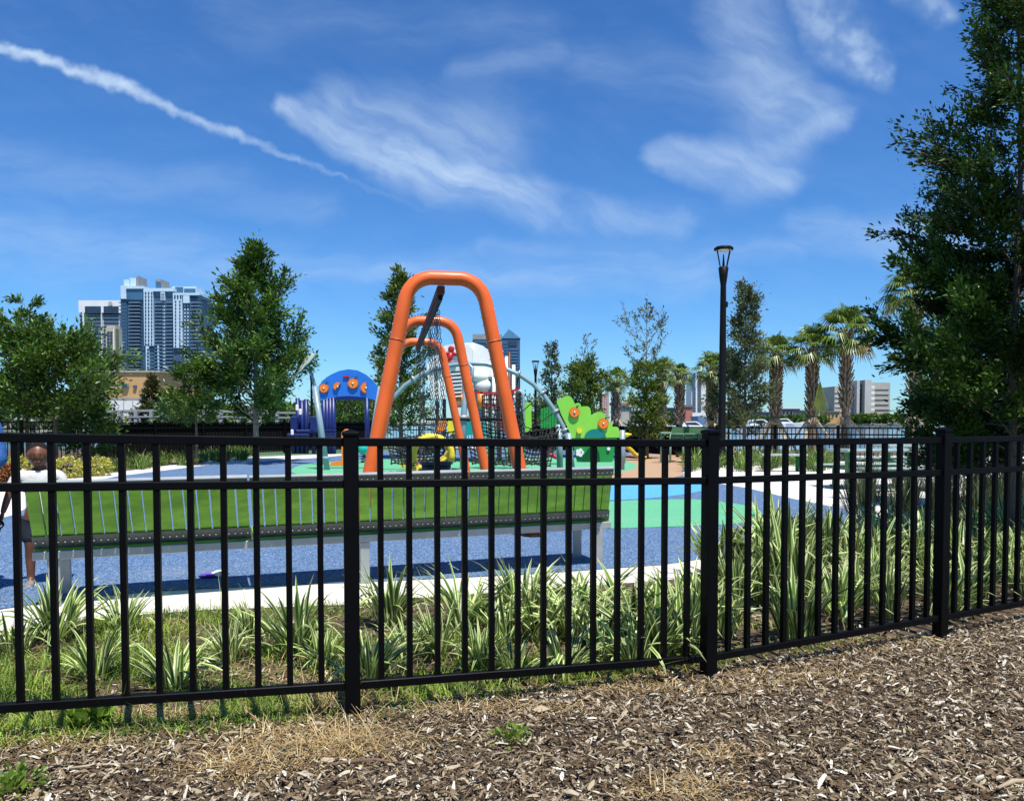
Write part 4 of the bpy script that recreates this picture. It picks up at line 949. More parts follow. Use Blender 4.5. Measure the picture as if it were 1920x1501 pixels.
def put(meshes, p, label, cat, group, nm, s=1.0, i=[0]):
    i[0] += 1; o = bpy.data.objects.new(nm, meshes[i[0] % len(meshes)]); C.objects.link(o); o.location = (p[0], p[1], 0.0); o.rotation_euler = (random.uniform(-.16, .16), random.uniform(-.16, .16), random.uniform(0, 6.28)); o.scale = (s * random.uniform(.9, 1.2), s * random.uniform(.9, 1.2), s * random.uniform(.78, 1.08)); return tag(o, label, cat, group)
lab_f = 'green and cream striped strap-leaf clump growing in the bed just behind the fence'; grp_f = 'striped flax lilies behind the fence'
def fence_d(x):           # fence depth at world x
    for i in range(4):
        if PST[i].x <= x <= PST[i + 1].x: return PST[i].y + (PST[i + 1].y - PST[i].y) * (x - PST[i].x) / (PST[i + 1].x - PST[i].x)
    return 3.0 if x < 0 else 5.4
special = {(330, 1292): 'large striped strap-leaf clump left of the first thick fence post', (694, 1288): 'striped strap-leaf clump right against the thick fence post at centre-left', (105, 1200): 'striped strap-leaf clump at the foot of the bench leg on the left'}
for px, py, s in ((330, 1292, .88), (180, 1275, .7), (694, 1288, .80), (105, 1200, .9), (230, 1185, .8), (470, 1190, .72), (560, 1225, .8), (730, 1175, 1.05), (610, 1250, .6), (870, 1185, 1.1), (945, 1200, 1.05), (1010, 1200, .95),
                  (820, 1230, .8), (905, 1255, .7), (1075, 1195, 1.05), (1130, 1225, 1.0), (1180, 1185, 1.1), (1225, 1235, 1.1), (1290, 1215, 1.0), (1190, 1262, .85), (1060, 1262, .7), (960, 1275, .62), (1250, 1180, 1.0), (1300, 1165, .95), (760, 1245, .6), (30, 1230, .7), (-60, 1250, .8), (430, 1245, .55), (980, 1165, 1.0), (1110, 1160, 1.1)):
    put(FLX, G(px, py), special.get((px, py), lab_f), 'plant', None if (px, py) in special else grp_f, 'flax_lily', s * random.uniform(.8, .98))
rr = random.Random(12); lab_b = 'tall cream-edged strap-leaf clump in the dense bed at the right end of the fence'; cnt = 0; tries = 0; pts_ = []
while cnt < 80 and tries < 6000:
    tries += 1; x, y = rr.uniform(.95, 6.2), rr.uniform(4.1, 9.2); pr = (CX + x / y * FPX, HOR + 1885 / y)
    if y < fence_d(x) + .22 or x > 6.0: continue
    # between curb line and fence
    lim = 1075 - (pr[0] - 1300) * .30 if pr[0] < 1600 else 985 - (pr[0] - 1600) * .05
    if pr[1] < lim + 14 or pr[0] < 1300: continue
    if any((x - a) ** 2 + (y - c_) ** 2 < .052 for a, c_ in pts_): continue
    pts_.append((x, y)); cnt += 1; put(BIGF if rr.random() < .55 else FLX, (x, y), lab_b, 'plant', 'dense striped plants at the right', 'flax_lily', rr.uniform(.55, 1.08) * (1.0 if y > fence_d(x) + .6 else .8))
put(BIGF, (3.62, 4.62), 'green strap-leaf clump on the near side of the fence at the right edge', 'plant', None, 'flax_lily', .62)
cnt = 0; tries = 0; pts2 = []
while cnt < 70 and tries < 6000:
    tries += 1; px, py = rr.uniform(1610, 2150), rr.uniform(905, 985); g = G(px, py)
    if py < 925 - (px - 1640) * .05 or any((g.x - a) ** 2 + (g.y - c_) ** 2 < .11 for a, c_ in pts2): continue
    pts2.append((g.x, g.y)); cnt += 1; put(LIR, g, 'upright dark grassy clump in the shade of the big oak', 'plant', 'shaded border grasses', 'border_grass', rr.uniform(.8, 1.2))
def band(quads, n, meshes, label, cat, group, nm, s0, s1, mind):
    P = []; t_ = 0
    while len(P) < n and t_ < 4000:
        t_ += 1; px = rr.uniform(quads[0], quads[1]); f = (px - quads[0]) / (quads[1] - quads[0]); py = rr.uniform(quads[2] + (quads[3] - quads[2]) * f, quads[4] + (quads[5] - quads[4]) * f); g = G(px, py)
        if any((g.x - a) ** 2 + (g.y - c_) ** 2 < mind ** 2 for a, c_ in P): continue
        P.append((g.x, g.y)); put(meshes, g, label, cat, group, nm, rr.uniform(s0, s1))
band((1292, 1560, 868, 862, 884, 884), 40, LIL, 'bright yellow-green lily clump in the strip beyond the blue surface', 'plant', 'lily clumps in the strip beyond the paving', 'lily_clump', 1.0, 1.6, .55)
band((190, 470, 876, 852, 888, 862), 34, LIL, 'green lily clump on the left lawn in front of the shaded fence', 'plant', 'lily clumps on the left lawn', 'lily_clump', .9, 1.4, .45)
# yellow leafy shrubs
M_ysh = mat('yellow_leaves', (.42, .40, .05), .45, .2, 2, island=.4, trans=.2, col2=(.52, .50, .10))
M_rsh = mat('rust_leaves', (.30, .10, .03), .5, .2, 2, island=.4, trans=.15)
def shrub(px, py, r, m_, label, seed, n=900, leafL=.07, nm='yellow_shrub', flat=.75):
    g = G(px, py); rg = np.random.default_rng(seed); t = thing(nm, label, 'shrub', tuple(g))
    d = rg.normal(0, 1, (n, 3)); d /= np.linalg.norm(d, axis=1, keepdims=True); rad = rg.uniform(.35, 1, (n, 1)) ** .5; lob = 1 + .22 * np.sin(d[:, :1] * 5 + seed) * np.cos(d[:, 1:2] * 6)
    P = d * rad * r * lob * np.array([1, 1, flat]) + np.array([0, 0, r * flat * .9]); P[:, 2] = np.abs(P[:, 2]) + .01
    V_, F_ = leaves_mesh(P, d, leafL, .5, rg, .5); link('foliage', np_mesh('foliage', V_, F_), m_, t)
    b = MB()
    for k in range(7): b.tube([(0, 0, 0), (math.cos(k) * r * .3, math.sin(k) * r * .3, r * .5), (math.cos(k) * r * .6, math.sin(k) * r * .6, r * 1.1)], [.012, .008, .003], 4)
    raw('stems', b, M_bark, t)
shrub(28, 895, .36, M_ysh, 'yellow leafy shrub beside the child at the far left', 1)
shrub(128, 896, .34, M_ysh, 'yellow leafy shrub just right of the child', 2)
shrub(185, 892, .30, M_ysh, 'yellow-green shrub at the near end of the left lawn', 3)
shrub(10, 902, .25, M_rsh, 'rust red low shrub at the far left', 4, nm='rust_shrub')
shrub(538, 842, .55, M_ysh, 'yellow shrub beside the navy fitness posts', 5)
shrub(440, 838, .45, M_ysh, 'small yellow-green shrub at the foot of the conical oak', 6)
shrub(470, 838, .45, M_elm, 'green shrub touching the pale oak trunk', 7, nm='green_shrub')
shrub(412, 838, .35, M_wht, 'white flowering low shrub before the shaded fence', 8, n=300, nm='white_flower_shrub')
shrub(235, 840, .5, M_oak, 'dark green shrub against the shaded fence on the left', 9, nm='green_shrub')
for i, (px, py, r_) in enumerate(((20, 832, .6), (60, 835, .5))): shrub(px, py, r_, M_oak, ['green shrub far left in front of the black fence', 'green shrub behind the child, close to the black fence'][i], 20 + i, nm='green_shrub')
fl = thing('white_flower_bush', 'bush with large white blossoms behind the left fence', 'shrub', tuple(G(58, 828) + Vector((0, 0, 0)))); g0 = G(58, 828)
rgf = np.random.default_rng(77); n = 1100; P = rgf.normal(0, 1, (n, 3)) * np.array([.75, .4, .22]) + np.array([0, 0, 1.35]); V_, F_ = leaves_mesh(P, P * .1 + rgf.normal(0, 1, P.shape), .14, .4, rgf); link('foliage', np_mesh('foliage', V_, F_), M_gry, fl)
b = MB()
for k in range(14): b.tube([(rr.uniform(-.2, .2), 0, 0), (rr.uniform(-.8, .8), rr.uniform(-.3, .3), 1.3)], .012, 4)
raw('stems', b, M_bark, fl); b = MB()
for k in range(7): b.ball((rr.uniform(-.8, .6), rr.uniform(-.5, -.1), rr.uniform(1.25, 1.6)), rr.uniform(.07, .13), 8, 6, (1, 1, .7))
raw('blossoms', b, M_wht, fl)

# ------------------------------------------------------------------ loose ground cover (uncountable)
def stuff(name, V_, F_, m_, label, cat, uv=None):
    o = link(name, np_mesh(name, V_, F_, uv=uv), m_); tag(o, label, cat, kind='stuff'); return o
def chips(n, seed, xr, yr, keep, L=(.012, .056), wr=(.15, .40)):
    rg = np.random.default_rng(seed); x = rg.uniform(*xr, n); y = rg.uniform(*yr, n); k = keep(x, y); x, y = x[k], y[k]; n = len(x)
    l = rg.gamma(3.0, 1, n); l = L[0] + (L[1] - L[0]) * np.clip(l / 7, 0, 1.6); wd = l * rg.uniform(*wr, n); a = rg.uniform(0, 2 * np.pi, n) ; el = rg.normal(0, .32, n); ro = rg.normal(0, .5, n); z = rg.uniform(.003, .030, n)
    D = np.stack([np.cos(a) * np.cos(el), np.sin(a) * np.cos(el), np.sin(el)], 1); S0 = np.stack([-np.sin(a), np.cos(a), 0 * a], 1); N0 = np.cross(D, S0); S1 = S0 * np.cos(ro)[:, None] + N0 * np.sin(ro)[:, None]; N1 = np.cross(D, S1)
    P = np.stack([x, y, z], 1); l = l[:, None]; wd = wd[:, None]; rw = lambda: rg.uniform(.5, 1.1, (n, 1))
    pts = [P - D * l / 2 - S1 * wd * .25 * rw(), P - D * l / 2 * .8 + S1 * wd * .35 * rw(), P - S1 * wd / 2 * rw() + N1 * wd * .22, P + S1 * wd / 2 * rw() + N1 * wd * .15, P + D * l / 2 * .9 - S1 * wd * .3 * rw(), P + D * l / 2 + S1 * wd * .12]
    V_ = np.stack(pts, 1).reshape(-1, 3); V_[:, 2] = np.maximum(V_[:, 2], .0015); i = np.arange(n)[:, None] * 6
    F_ = np.concatenate([i + np.array([[0, 2, 3, 1]]), i + np.array([[2, 4, 5, 3]])], 0); return V_, F_
def chip_mat(name, cols):
    m = bpy.data.materials.new(name); m.use_nodes = True; t = m.node_tree; t.nodes.clear(); b = NB(t); p = b.n('ShaderNodeBsdfPrincipled'); o = b.n('ShaderNodeOutputMaterial'); g = b.n('ShaderNodeNewGeometry')
    r = b.n('ShaderNodeValToRGB'); t.links.new(g.outputs['Random Per Island'], r.inputs[0]); e = r.color_ramp.elements
    while len(e) < len(cols): e.new(.5)
    for i, (ps, c) in enumerate(cols): e[i].position = ps; e[i].color = c + (1,)
    tcn = b.n('ShaderNodeTexCoord'); c = b.mix(b.ss(b.noise(tcn.outputs['Object'], 140, 3, .6), .3, .7), r.outputs[0], (.10, .065, .04, 1)); c2 = b.mix(.35, r.outputs[0], c)
    wet = b.ss(b.noise(tcn.outputs['Object'], 3.2, 5, .65), .50, .72); c2 = b.mix(b.m('MULTIPLY', wet, .42), c2, (.075, .05, .03, 1))
    t.links.new(c2, p.inputs['Base Color']); p.inputs['Roughness'].default_value = .75; p.inputs['Specular IOR Level'].default_value = .3; t.links.new(p.outputs[0], o.inputs[0]); return m
M_chip = chip_mat('wood_chips', [(0, (.028, .016, .007)), (.24, (.085, .054, .026)), (.44, (.165, .115, .061)), (.64, (.28, .215, .128)), (.83, (.44, .37, .25)), (.94, (.64, .58, .45)), (1.0, (.80, .76, .66))])
M_straw = chip_mat('dry_straw', [(0, (.22, .12, .04)), (.4, (.42, .28, .11)), (.7, (.55, .42, .20)), (1.0, (.62, .52, .30))])
def near_side(x, y): return y < np.interp(x, [p.x for p in PST], [p.y for p in PST]) + .10
V_, F_ = chips(185000, 5, (-3.2, 4.6), (1.5, 5.6), near_side); stuff('mulch', V_, F_, M_chip, 'grey-brown wood chip mulch covering the ground before the fence', 'mulch')
V_, F_ = chips(110000, 15, (-3.0, 4.4), (1.7, 5.6), near_side, (.004, .020), (.12, .5)); stuff('fine_mulch', V_, F_, M_chip, 'fine shredded bits between the larger wood chips', 'mulch')
V_, F_ = chips(26000, 6, (-3.6, 7.0), (2.9, 8.4), lambda x, y: ~near_side(x, y) & (HOR + 1885 / y > np.interp(CX + x / y * FPX, [p[0] for p in curb_out], [p[1] for p in curb_out]) + 6), (.02, .06)); stuff('bed_litter', V_, F_, M_chip, 'wood chips and litter between the plants behind the fence', 'mulch')
def blades(n, seed, sampler, L, wd, tilt, z0=0.0, flat=False):
    rg = np.random.default_rng(seed); x, y = sampler(rg, n); n = len(x); a = rg.uniform(0, 2 * np.pi, n); l = L * rg.uniform(.4, 1.2, n); w_ = wd * rg.uniform(.6, 1.3, n); th = np.abs(rg.normal(tilt, .35, n)); cu = rg.uniform(.1, 1.0, n)
    P = np.stack([x, y, np.full(n, .004) + rg.uniform(0, z0 + 1e-4, n)], 1); h = np.stack([np.cos(a), np.sin(a), 0 * a], 1); s_ = np.stack([-np.sin(a), np.cos(a), 0 * a], 1); up = np.array([[0, 0, 1.0]])
    def pos(t): ang = th + cu * t; return P + (h * np.sin(ang)[:, None] + up * np.cos(ang)[:, None]) * (l * t)[:, None]
    p1, p2 = pos(.5), pos(1.0); w2 = w_[:, None] / 2; pts = [P - s_ * w2, P + s_ * w2, p1 - s_ * w2 * .9, p1 + s_ * w2 * .9, p2 - s_ * w2 * .12, p2 + s_ * w2 * .12]
    V_ = np.stack(pts, 1).reshape(-1, 3); V_[:, 2] = np.maximum(V_[:, 2], .004); i = np.arange(n)[:, None] * 6; return V_, np.concatenate([i + np.array([[0, 1, 3, 2]]), i + np.array([[2, 3, 5, 4]])], 0)
def in_px(px0, px1, py0, py1, dens=None):
    def f(rg, n):
        px = rg.uniform(px0, px1, n); py = rg.uniform(py0, py1, n); y = 1885 / (py - HOR); x = (px - CX) / FPX * y; lo = np.interp(px, [p[0] for p in curb_out], [p[1] for p in curb_out]); fd = np.interp(x, [p.x for p in PST], [p.y for p in PST])
        k = (py > lo + 3) & (y > fd + np.where(px < 520, -.06, .20) * rg.uniform(0, 1, n) ** 2)
        if dens is not None: k &= rg.uniform(0, 1, n) < dens(px, py, x, y)
        return x[k], y[k]
    return f
patch = lambda px, py, x, y: np.clip(.50 + .8 * np.sin(x * 4.1 + 1.3 * np.sin(y * 5)) * np.cos(y * 6.3 + x * 2), .04, 1) * np.clip(1.25 - px / 1500, .18, 1)
M_gr = mat('weedy_grass', (.12, .24, .02), .5, .3, 3, island=.45, trans=.3, col2=(.24, .33, .04))
V_, F_ = blades(85000, 31, in_px(-250, 1700, 1120, 1420, patch), .085, .0050, .45); stuff('weedy_grass', V_, F_, M_gr, 'short weedy green grass between the striped plants', 'grass')
V_, F_ = blades(2600, 32, in_px(-200, 1300, 1120, 1400, patch), .26, .0035, .35); stuff('tall_grass', V_, F_, M_gr, 'thin long grass stalks rising from the planting bed', 'grass')
V_, F_ = blades(9000, 33, in_px(-200, 1700, 1150, 1420, lambda px, py, x, y: np.clip(.4 + .6 * np.sin(x * 3.3 + 2) * np.cos(y * 4), .05, 1)), .10, .005, 1.25); stuff('dead_grass', V_, F_, M_straw, 'dry tan grass lying among the plants', 'grass')
def blob(cx, cy, sx_, sy_):
    c = G(cx, cy)
    def f(rg, n): return rg.normal(c.x, sx_, n), rg.normal(c.y, sy_, n)
    return f
VV = []; FF = []; o_ = 0
for k, (cx, cy, sx_, sy_, n, L, ti) in enumerate(((600, 1395, .20, .07, 1900, .13, 1.35), (450, 1440, .12, .05, 900, .10, 1.35), (650, 1410, .10, .05, 900, .12, 1.2), (80, 1400, .25, .06, 700, .10, 1.3), (1200, 1295, .35, .05, 900, .09, 1.3), (1430, 1270, .35, .06, 900, .09, 1.3), (1280, 1490, .10, .05, 500, .10, 1.35), (1350, 1420, .06, .04, 200, .09, 1.3), (1700, 1215, .3, .08, 500, .09, 1.3), (640, 1330, .10, .05, 260, .22, .8), (330, 1350, .3, .05, 700, .12, 1.3), (900, 1335, .3, .05, 700, .10, 1.3))):
    V_, F_ = blades(n, 300 + k, blob(cx, cy, sx_, sy_), L, .0032, ti, .025); VV.append(V_); FF.append(F_ + o_); o_ += len(V_)
stuff('straw', np.concatenate(VV), np.concatenate(FF), M_straw, 'golden dry straw lying in patches on the mulch', 'straw')
V_, F_ = blades(1700, 41, lambda rg, n: (lambda x: (x, np.interp(x, [p.x for p in PST], [p.y for p in PST]) + rg.normal(.0, .06, n)))(rg.triangular(-2.6, -2.2, -.1, n)), .07, .0045, .6)
stuff('fence_foot_grass', V_, F_, M_gr, 'green tufts growing at the foot of the fence on the left', 'grass')
# single items on the mulch
def weed(px, py, r, label, seed, leafL=.035, m_=None):
    g = G(px, py); rg = np.random.default_rng(seed); t = thing('weed', label, 'plant', tuple(g)); n = 190; d = rg.normal(0, 1, (n, 3)); d[:, 2] = np.abs(d[:, 2]) + .2; d /= np.linalg.norm(d, axis=1, keepdims=True)
    V_, F_ = leaves_mesh(d * rg.uniform(.15, 1, (n, 1)) * r * np.array([1, 1, .8]), d, leafL, .6, rg); link('foliage', np_mesh('foliage', V_, F_), m_ or M_gr, t)
    b = MB()
    for k in range(8): b.tube([(0, 0, 0), (math.cos(k) * r * .6, math.sin(k) * r * .6, r * .55)], .002, 4)
    raw('stems', b, M_bark, t)
weed(958, 1392, .085, 'small bright green weed alone on the mulch near the centre', 1, .024)
weed(165, 1362, .075, 'broad-leaved light green weed under the fence rail on the left', 2, .075)
weed(20, 1490, .12, 'green weed in the lower left corner of the mulch', 3, .035)
def stick(pts, r, label, m_):
    P = [G(x, y) + Vector((0, 0, r * 1.0 + .014 + h)) for x, y, h in pts]; b = MB(); b.tube(P, [r * .5] + [r] * (len(P) - 2) + [r * .3], 8); o = b.build('stick', m_, None, origin=tuple(P[0])); tag(o, label, 'stick')
M_stick = mat('weathered_stick', (.16, .10, .07), .8, .3, 14, .6, 60)
stick([(592, 1448, 0), (640, 1441, .004), (700, 1437, .008), (760, 1440, 0)], .007, 'curved brown stick lying on the mulch below the straw patch', M_stick)
stick([(1300, 1276, 0), (1350, 1275, .004), (1405, 1278, 0)], .010, 'grey stick lying at the foot of the second thick post', M_stick)
stick([(1870, 1489, 0), (1900, 1478, .004), (1940, 1474, 0)], .010, 'tan stick in the lower right corner of the mulch', M_stake)
stick([(105, 1452, 0), (180, 1446, .006), (260, 1440, .0)], .006, 'pale splintered stick low on the left of the mulch', M_stake)
g = G(1015, 1340); b = MB(); b.prism([g + Vector(v) for v in ((-.04, -.01, .026), (-.01, -.03, .024), (.03, -.015, .03), (.045, .012, .024), (.0, .028, .034), (-.03, .02, .026))], (0, 0, .002)); o = b.build('dry_leaf', M_stake, None, origin=tuple(g)); tag(o, 'single dry tan leaf on the mulch near the centre of the fence', 'leaf')
g = G(1745, 1205); b = MB(); b.prism([g + Vector(v) for v in ((-.05, .06, .03), (-.02, .05, .028), (.03, -.03, .03), (.05, -.08, .026), (.01, -.04, .032))], (0, 0, .002)); o = b.build('dry_leaf', mat('yellow_leaf', (.55, .50, .22), .6, .2, 9), None, origin=tuple(g)); tag(o, 'yellow fallen strap leaf beside the third thick post', 'leaf')
ORD = ['first', 'second', 'third', 'fourth', 'fifth', 'sixth', 'seventh', 'eighth', 'ninth', 'tenth', 'eleventh', 'twelfth', '13th', '14th', '15th', '16th', '17th', '18th', '19th', '20th', '21st', '22nd', '23rd', '24th', '25th', '26th', '27th', '28th', '29th', '30th', '31st', '32nd', '33rd', '34th', '35th', '36th', '37th', '38th', '39th', '40th', '41st', '42nd', '43rd', '44th', '45th']
def number(group, rows, fmt):
    obs = [o for o in C.objects if o.get('group') == group]; obs.sort(key=lambda o: o.location.y); k = len(obs)
    for r in range(len(rows)):
        part = sorted(obs[k * r // len(rows):k * (r + 1) // len(rows)], key=lambda o: o.location.x / o.location.y)
        for i, o in enumerate(part): o['label'] = fmt % (ORD[i], rows[r])
number('striped flax lilies behind the fence', ['row nearest the fence', 'middle row of the bed', 'row along the concrete edge'], 'green and cream striped clump, %s from the left in the %s')
number('dense striped plants at the right', ['row next to the right fence panels', 'second row behind the right panels', 'third row behind the right panels', 'fourth row behind the right panels', 'fifth row behind the right panels', 'farthest row behind the right panels'], 'tall cream-edged clump, %s from the left in the %s')
number('lily clumps in the strip beyond the paving', ['front row', 'middle row', 'back row'], 'yellow-green lily clump, %s from the left in the %s beyond the paving')
number('lily clumps on the left lawn', ['front row', 'middle row', 'back row'], 'green lily clump, %s from the left in the %s on the left lawn')
# ================================================================== FAR: fences, water, city
def far_fence(name, pts, hgt, label, n_sec, screen=False, mesh_m=None):
    t = thing(name, label, 'fence', tuple(pts[0])); tot = [(pts[i], pts[i + 1]) for i in range(len(pts) - 1)]
    for a, q in tot:
        L = (q - a).length; k = max(1, round(L / 2.0)); d = (q - a) / k; rz = math.atan2(d.y, d.x)
        for i in range(k):
            s0 = a + d * i; s1 = s0 + d; MB().box((s0.x, s0.y, (hgt + .06) / 2), (.09, .09, hgt + .06), rz).build('post', M_black, t)
            b = MB()
            for z in (hgt - .02, hgt - .22, .10): b.bar(s0 + Vector((0, 0, z)), s1 + Vector((0, 0, z)), .04, .045)
            m_ = int(d.length / .125)
            for j in range(1, m_): c = s0 + d * (j / m_); b.box((c.x, c.y, hgt / 2 + .03), (.022, .022, hgt - .08), rz)
            b.build('picket_panel', M_black, t)
            if screen: MB().bar(s0 + Vector((0, 0, hgt * .53)) + Vector((0, .06, 0)), s1 + Vector((0, .06, hgt * .53)), .012, hgt * .86).build('screen_cloth', M_scr, t)
        MB().box((q.x, q.y, (hgt + .06) / 2), (.09, .09, hgt + .06), rz).build('post', M_black, t)
M_scr = mat('screen_cloth', (.008, .008, .008), .95, .2, 3, .3, 30, spec=.1)
ff = [at(1345, 26.0), at(1700, 23.0), at(2000, 21.5)]
far_fence('picket_fence', ff, 1.12, 'low black picket fence with the river behind it, right of the lamp post', 0)
far_fence('screened_fence', [at(190, 25.5), at(600, 33), at(700, 34.5)], 1.28, 'black fence backed with dark screen cloth below the left trees', 0, True)
far_fence('picket_fence', [at(-220, 22.5), at(40, 23.5), at(190, 25.5)], 1.30, 'black picket fence behind the child at the far left', 0)
far_fence('picket_fence', [at(700, 34.5), at(960, 34.2)], 1.15, 'black picket fence seen between the orange swing legs', 0)
far_fence('screened_fence', [at(960, 34.2), at(1150, 32.0), at(1345, 26.0)], 1.12, 'black screened fence behind the lime treetop panel', 0, True)

M_wat = mat('river_water', (.09, .15, .21), .12, .15, .05, .25, 2.5, spec=.5, stretch=(1, 3, 1))
sheet('water', [(-900, 36), (3000, 36), (3000, 2500), (-900, 2500)], -2.0, M_wat)
MB().box((0, 36.1, -1.2), (180, .4, 2.3)).build('seawall', M_conc, None)['kind'] = 'structure'
s = bpy.data.objects['seawall']; s['label'] = 'concrete seawall edging the park'; s['category'] = 'wall'
M_land = mat('far_land', (.16, .16, .12), .9, .3, .05)
def slab(name, pts, z0, z1, m_):
    b = MB(); b.prism([Vector((x, y, z0)) for x, y in pts], (0, 0, z1 - z0)); o = b.build(name, m_, None); o['kind'] = 'structure'
xa = lambda px, Y_: A(px, 790, Y_).x
slab('far_bank', [(xa(-900, 640), 640), (xa(3200, 640), 640), (4200, 2450), (-4000, 2450)], -3, -.4, M_land)
slab('left_bank', [(xa(-700, 120), 120), (xa(560, 150), 150), (xa(640, 420), 420), (xa(-700, 420), 420)], -3, -.6, M_land)

M_wb = mat('white_facade', (.74, .74, .72), .6, .04, .2)
M_win = mat('dark_window', (.022, .032, .055), .12, .2, .3, spec=.8)
M_bglass = mat('blue_glass', (.045, .115, .19), .12, .2, .15, spec=.9)
M_bdark = mat('slate_wall', (.045, .09, .16), .5, .12, .2)
M_bwht = mat('pale_blue_wall', (.50, .64, .74), .6, .05, .2)
M_slabm = mat('balcony_slab', (.17, .26, .36), .6, .1, .2)
M_tan = mat('tan_stucco', (.52, .31, .13), .85, .05, .15)
M_beige = mat('beige_concrete', (.42, .38, .30), .8, .08, .2)
M_grb = mat('grey_wall', (.27, .28, .27), .7, .1, .3)
M_pale = mat('pale_concrete', (.46, .44, .39), .8, .06, .2)
M_brick = mat('red_brick', (.42, .15, .10), .85, .12, .3)
M_roofg = mat('grey_roof', (.16, .18, .19), .6, .1, .3)
def bx(px0, px1, py0, py1, Y_, depth, nm, m_, par, dy=0.0):
    a = A(px0, py0, Y_ + dy); q = A(px1, py1, Y_ + dy); return MB().box(((a.x + q.x) / 2, Y_ + dy + depth / 2, (a.z + q.z) / 2), (abs(q.x - a.x), depth, abs(a.z - q.z))).build(nm, m_, par)
def bld(name, label, px, Y_, cat='building', group=None, base=-.5): return thing(name, label, cat, (A(px, 790, Y_).x, Y_, base), group)
class Wins:
    def __init__(s, par, Y_): s.par = par; s.Y = Y_; s.L = []
    def add(s, x0, x1, y0, y1, m_, proud=.25, nm='window'): s.L.append((x0, x1, y0, y1, m_, proud, nm))
    def grid(s, x0, x1, y0, y1, nx, ny, fx, fy, m_, proud=.25, nm='window'):
        for i in range(nx):
            for j in range(ny):
                cx = x0 + (i + .5) * (x1 - x0) / nx; cy = y0 + (j + .5) * (y1 - y0) / ny; hw, hh = (x1 - x0) / nx * fx / 2, (y1 - y0) / ny * fy / 2; s.add(cx - hw, cx + hw, cy - hh, cy + hh, m_, proud, nm)
    def done(s, cap=100):
        s.L.sort(key=lambda w_: -(w_[1] - w_[0]) * (w_[3] - w_[2])); rest = {}
        for k, (x0, x1, y0, y1, m_, pr, nm) in enumerate(s.L):
            if k < cap: bx(x0, x1, y0, y1, s.Y, .5, nm, m_, s.par, -pr)
            else:
                b = rest.setdefault(m_.name, (MB(), m_))[0]; a = A(x0, y0, s.Y - pr); q = A(x1, y1, s.Y - pr); b.box(((a.x + q.x) / 2, s.Y - pr + .25, (a.z + q.z) / 2), (abs(q.x - a.x), .5, abs(a.z - q.z)))
        for nm, (b, m_) in rest.items(): b.build('window_rows', m_, s.par)['kind'] = 'stuff'
BASE = 800
# blue residential tower
Y = 480.0; T = bld('apartment_tower', 'tall blue-grey residential tower with two white window columns', 300, Y)
def P_(x0, x1, y0, y1, d, nm, m_, dy=0): return bx(x0, x1, y0, y1, Y, d, nm, m_, T, dy)
P_(226, 373, 556, BASE, 26, 'wall', M_bdark)
P_(226, 237, 535, 560, 20, 'corner_cap', M_bwht, -1); P_(237, 268, 540, 562, 24, 'crown', M_bglass, -1.2); P_(236, 269, 536, 541, 25, 'parapet', M_bwht, -2)
P_(268, 326, 540, 546, 24, 'parapet', M_bwht, -1.5); P_(324, 374, 549, 553, 26, 'parapet', M_bwht, -1.5)
P_(269, 288, 544, 648, 4, 'white_column', M_bwht, -1.6); P_(273, 281, 646, BASE, 4, 'white_column', M_bwht, -1.6); P_(295, 300, 645, BASE, 3, 'white_column', M_bwht, -1.4)
P_(324, 342, 550, 652, 4, 'white_column', M_bwht, -1.6); P_(301, 309, 547, 563, 3, 'white_column', M_bwht, -1.4); P_(343, 355, 552, 568, 3, 'white_column', M_bwht, -1.4)
P_(237, 241, 560, BASE, 3, 'glass_strip', M_bglass, -1.2); P_(288, 324, 546, 556, 20, 'upper_wall', M_bglass, 0); P_(355, 373, 552, 558, 20, 'upper_wall', M_bglass, 0)
for x0, x1, y0, y1, m_ in ((232, 244, 524, 537, M_bwht), (243, 256, 521, 537, M_bwht), (255, 259, 517, 537, M_grb), (291, 302, 523, 541, M_grb), (292, 301, 528, 540, M_bglass), (323, 368, 537, 550, M_bwht), (328, 343, 538, 549, M_bglass), (345, 366, 541, 550, M_bglass)):
    P_(x0, x1, y0, y1, 12 if m_ is not M_bglass else 4, 'roof_block', m_, 3 if m_ is not M_bglass else 2.4)
for k in range(34):
    y = 566 + k * 6.6
    for x0, x1, dd in ((241, 262, -3.0), (290, 304, -1.6), (310, 323, -1.6), (356, 375, -3.0), (222, 227, 2)):
        P_(x0, x1, y, y + 1.4, 4 if x0 != 222 else 16, 'balcony', M_slabm, dd) if k * 5 < 100 and x0 in (241, 356) else None
b = MB()
for k in range(34):
    y = 566 + k * 6.6
    for x0, x1, dd in ((290, 304, -1.6), (310, 323, -1.6), (222, 227, 2)) + (((241, 262, -3.0), (356, 375, -3.0)) if k >= 20 else ()):
        a = A(x0, y, Y + dd); q = A(x1, y + 1.4, Y + dd); b.box(((a.x + q.x) / 2, Y + dd + 2, (a.z + q.z) / 2), (q.x - a.x, 4, a.z - q.z))
b.build('balcony_rows', M_slabm, T)['kind'] = 'stuff'
wn = Wins(T, Y); wn.grid(270, 287, 546, 648, 3, 15, .42, .55, M_win, 1.9); wn.grid(325, 341, 562, 652, 2, 14, .30, .5, M_win, 1.9); wn.grid(325, 341, 552, 560, 3, 1, .5, .8, M_win, 1.9)
wn.grid(274, 280, 652, 770, 1, 18, .5, .5, M_win, 1.9); wn.grid(263, 268, 566, 770, 1, 31, .55, .45, M_bglass, .5); wn.grid(241, 262, 564, 770, 1, 31, .96, .62, M_win, .5); wn.grid(304, 310, 564, 770, 2, 31, .5, .5, M_bwht, .4)
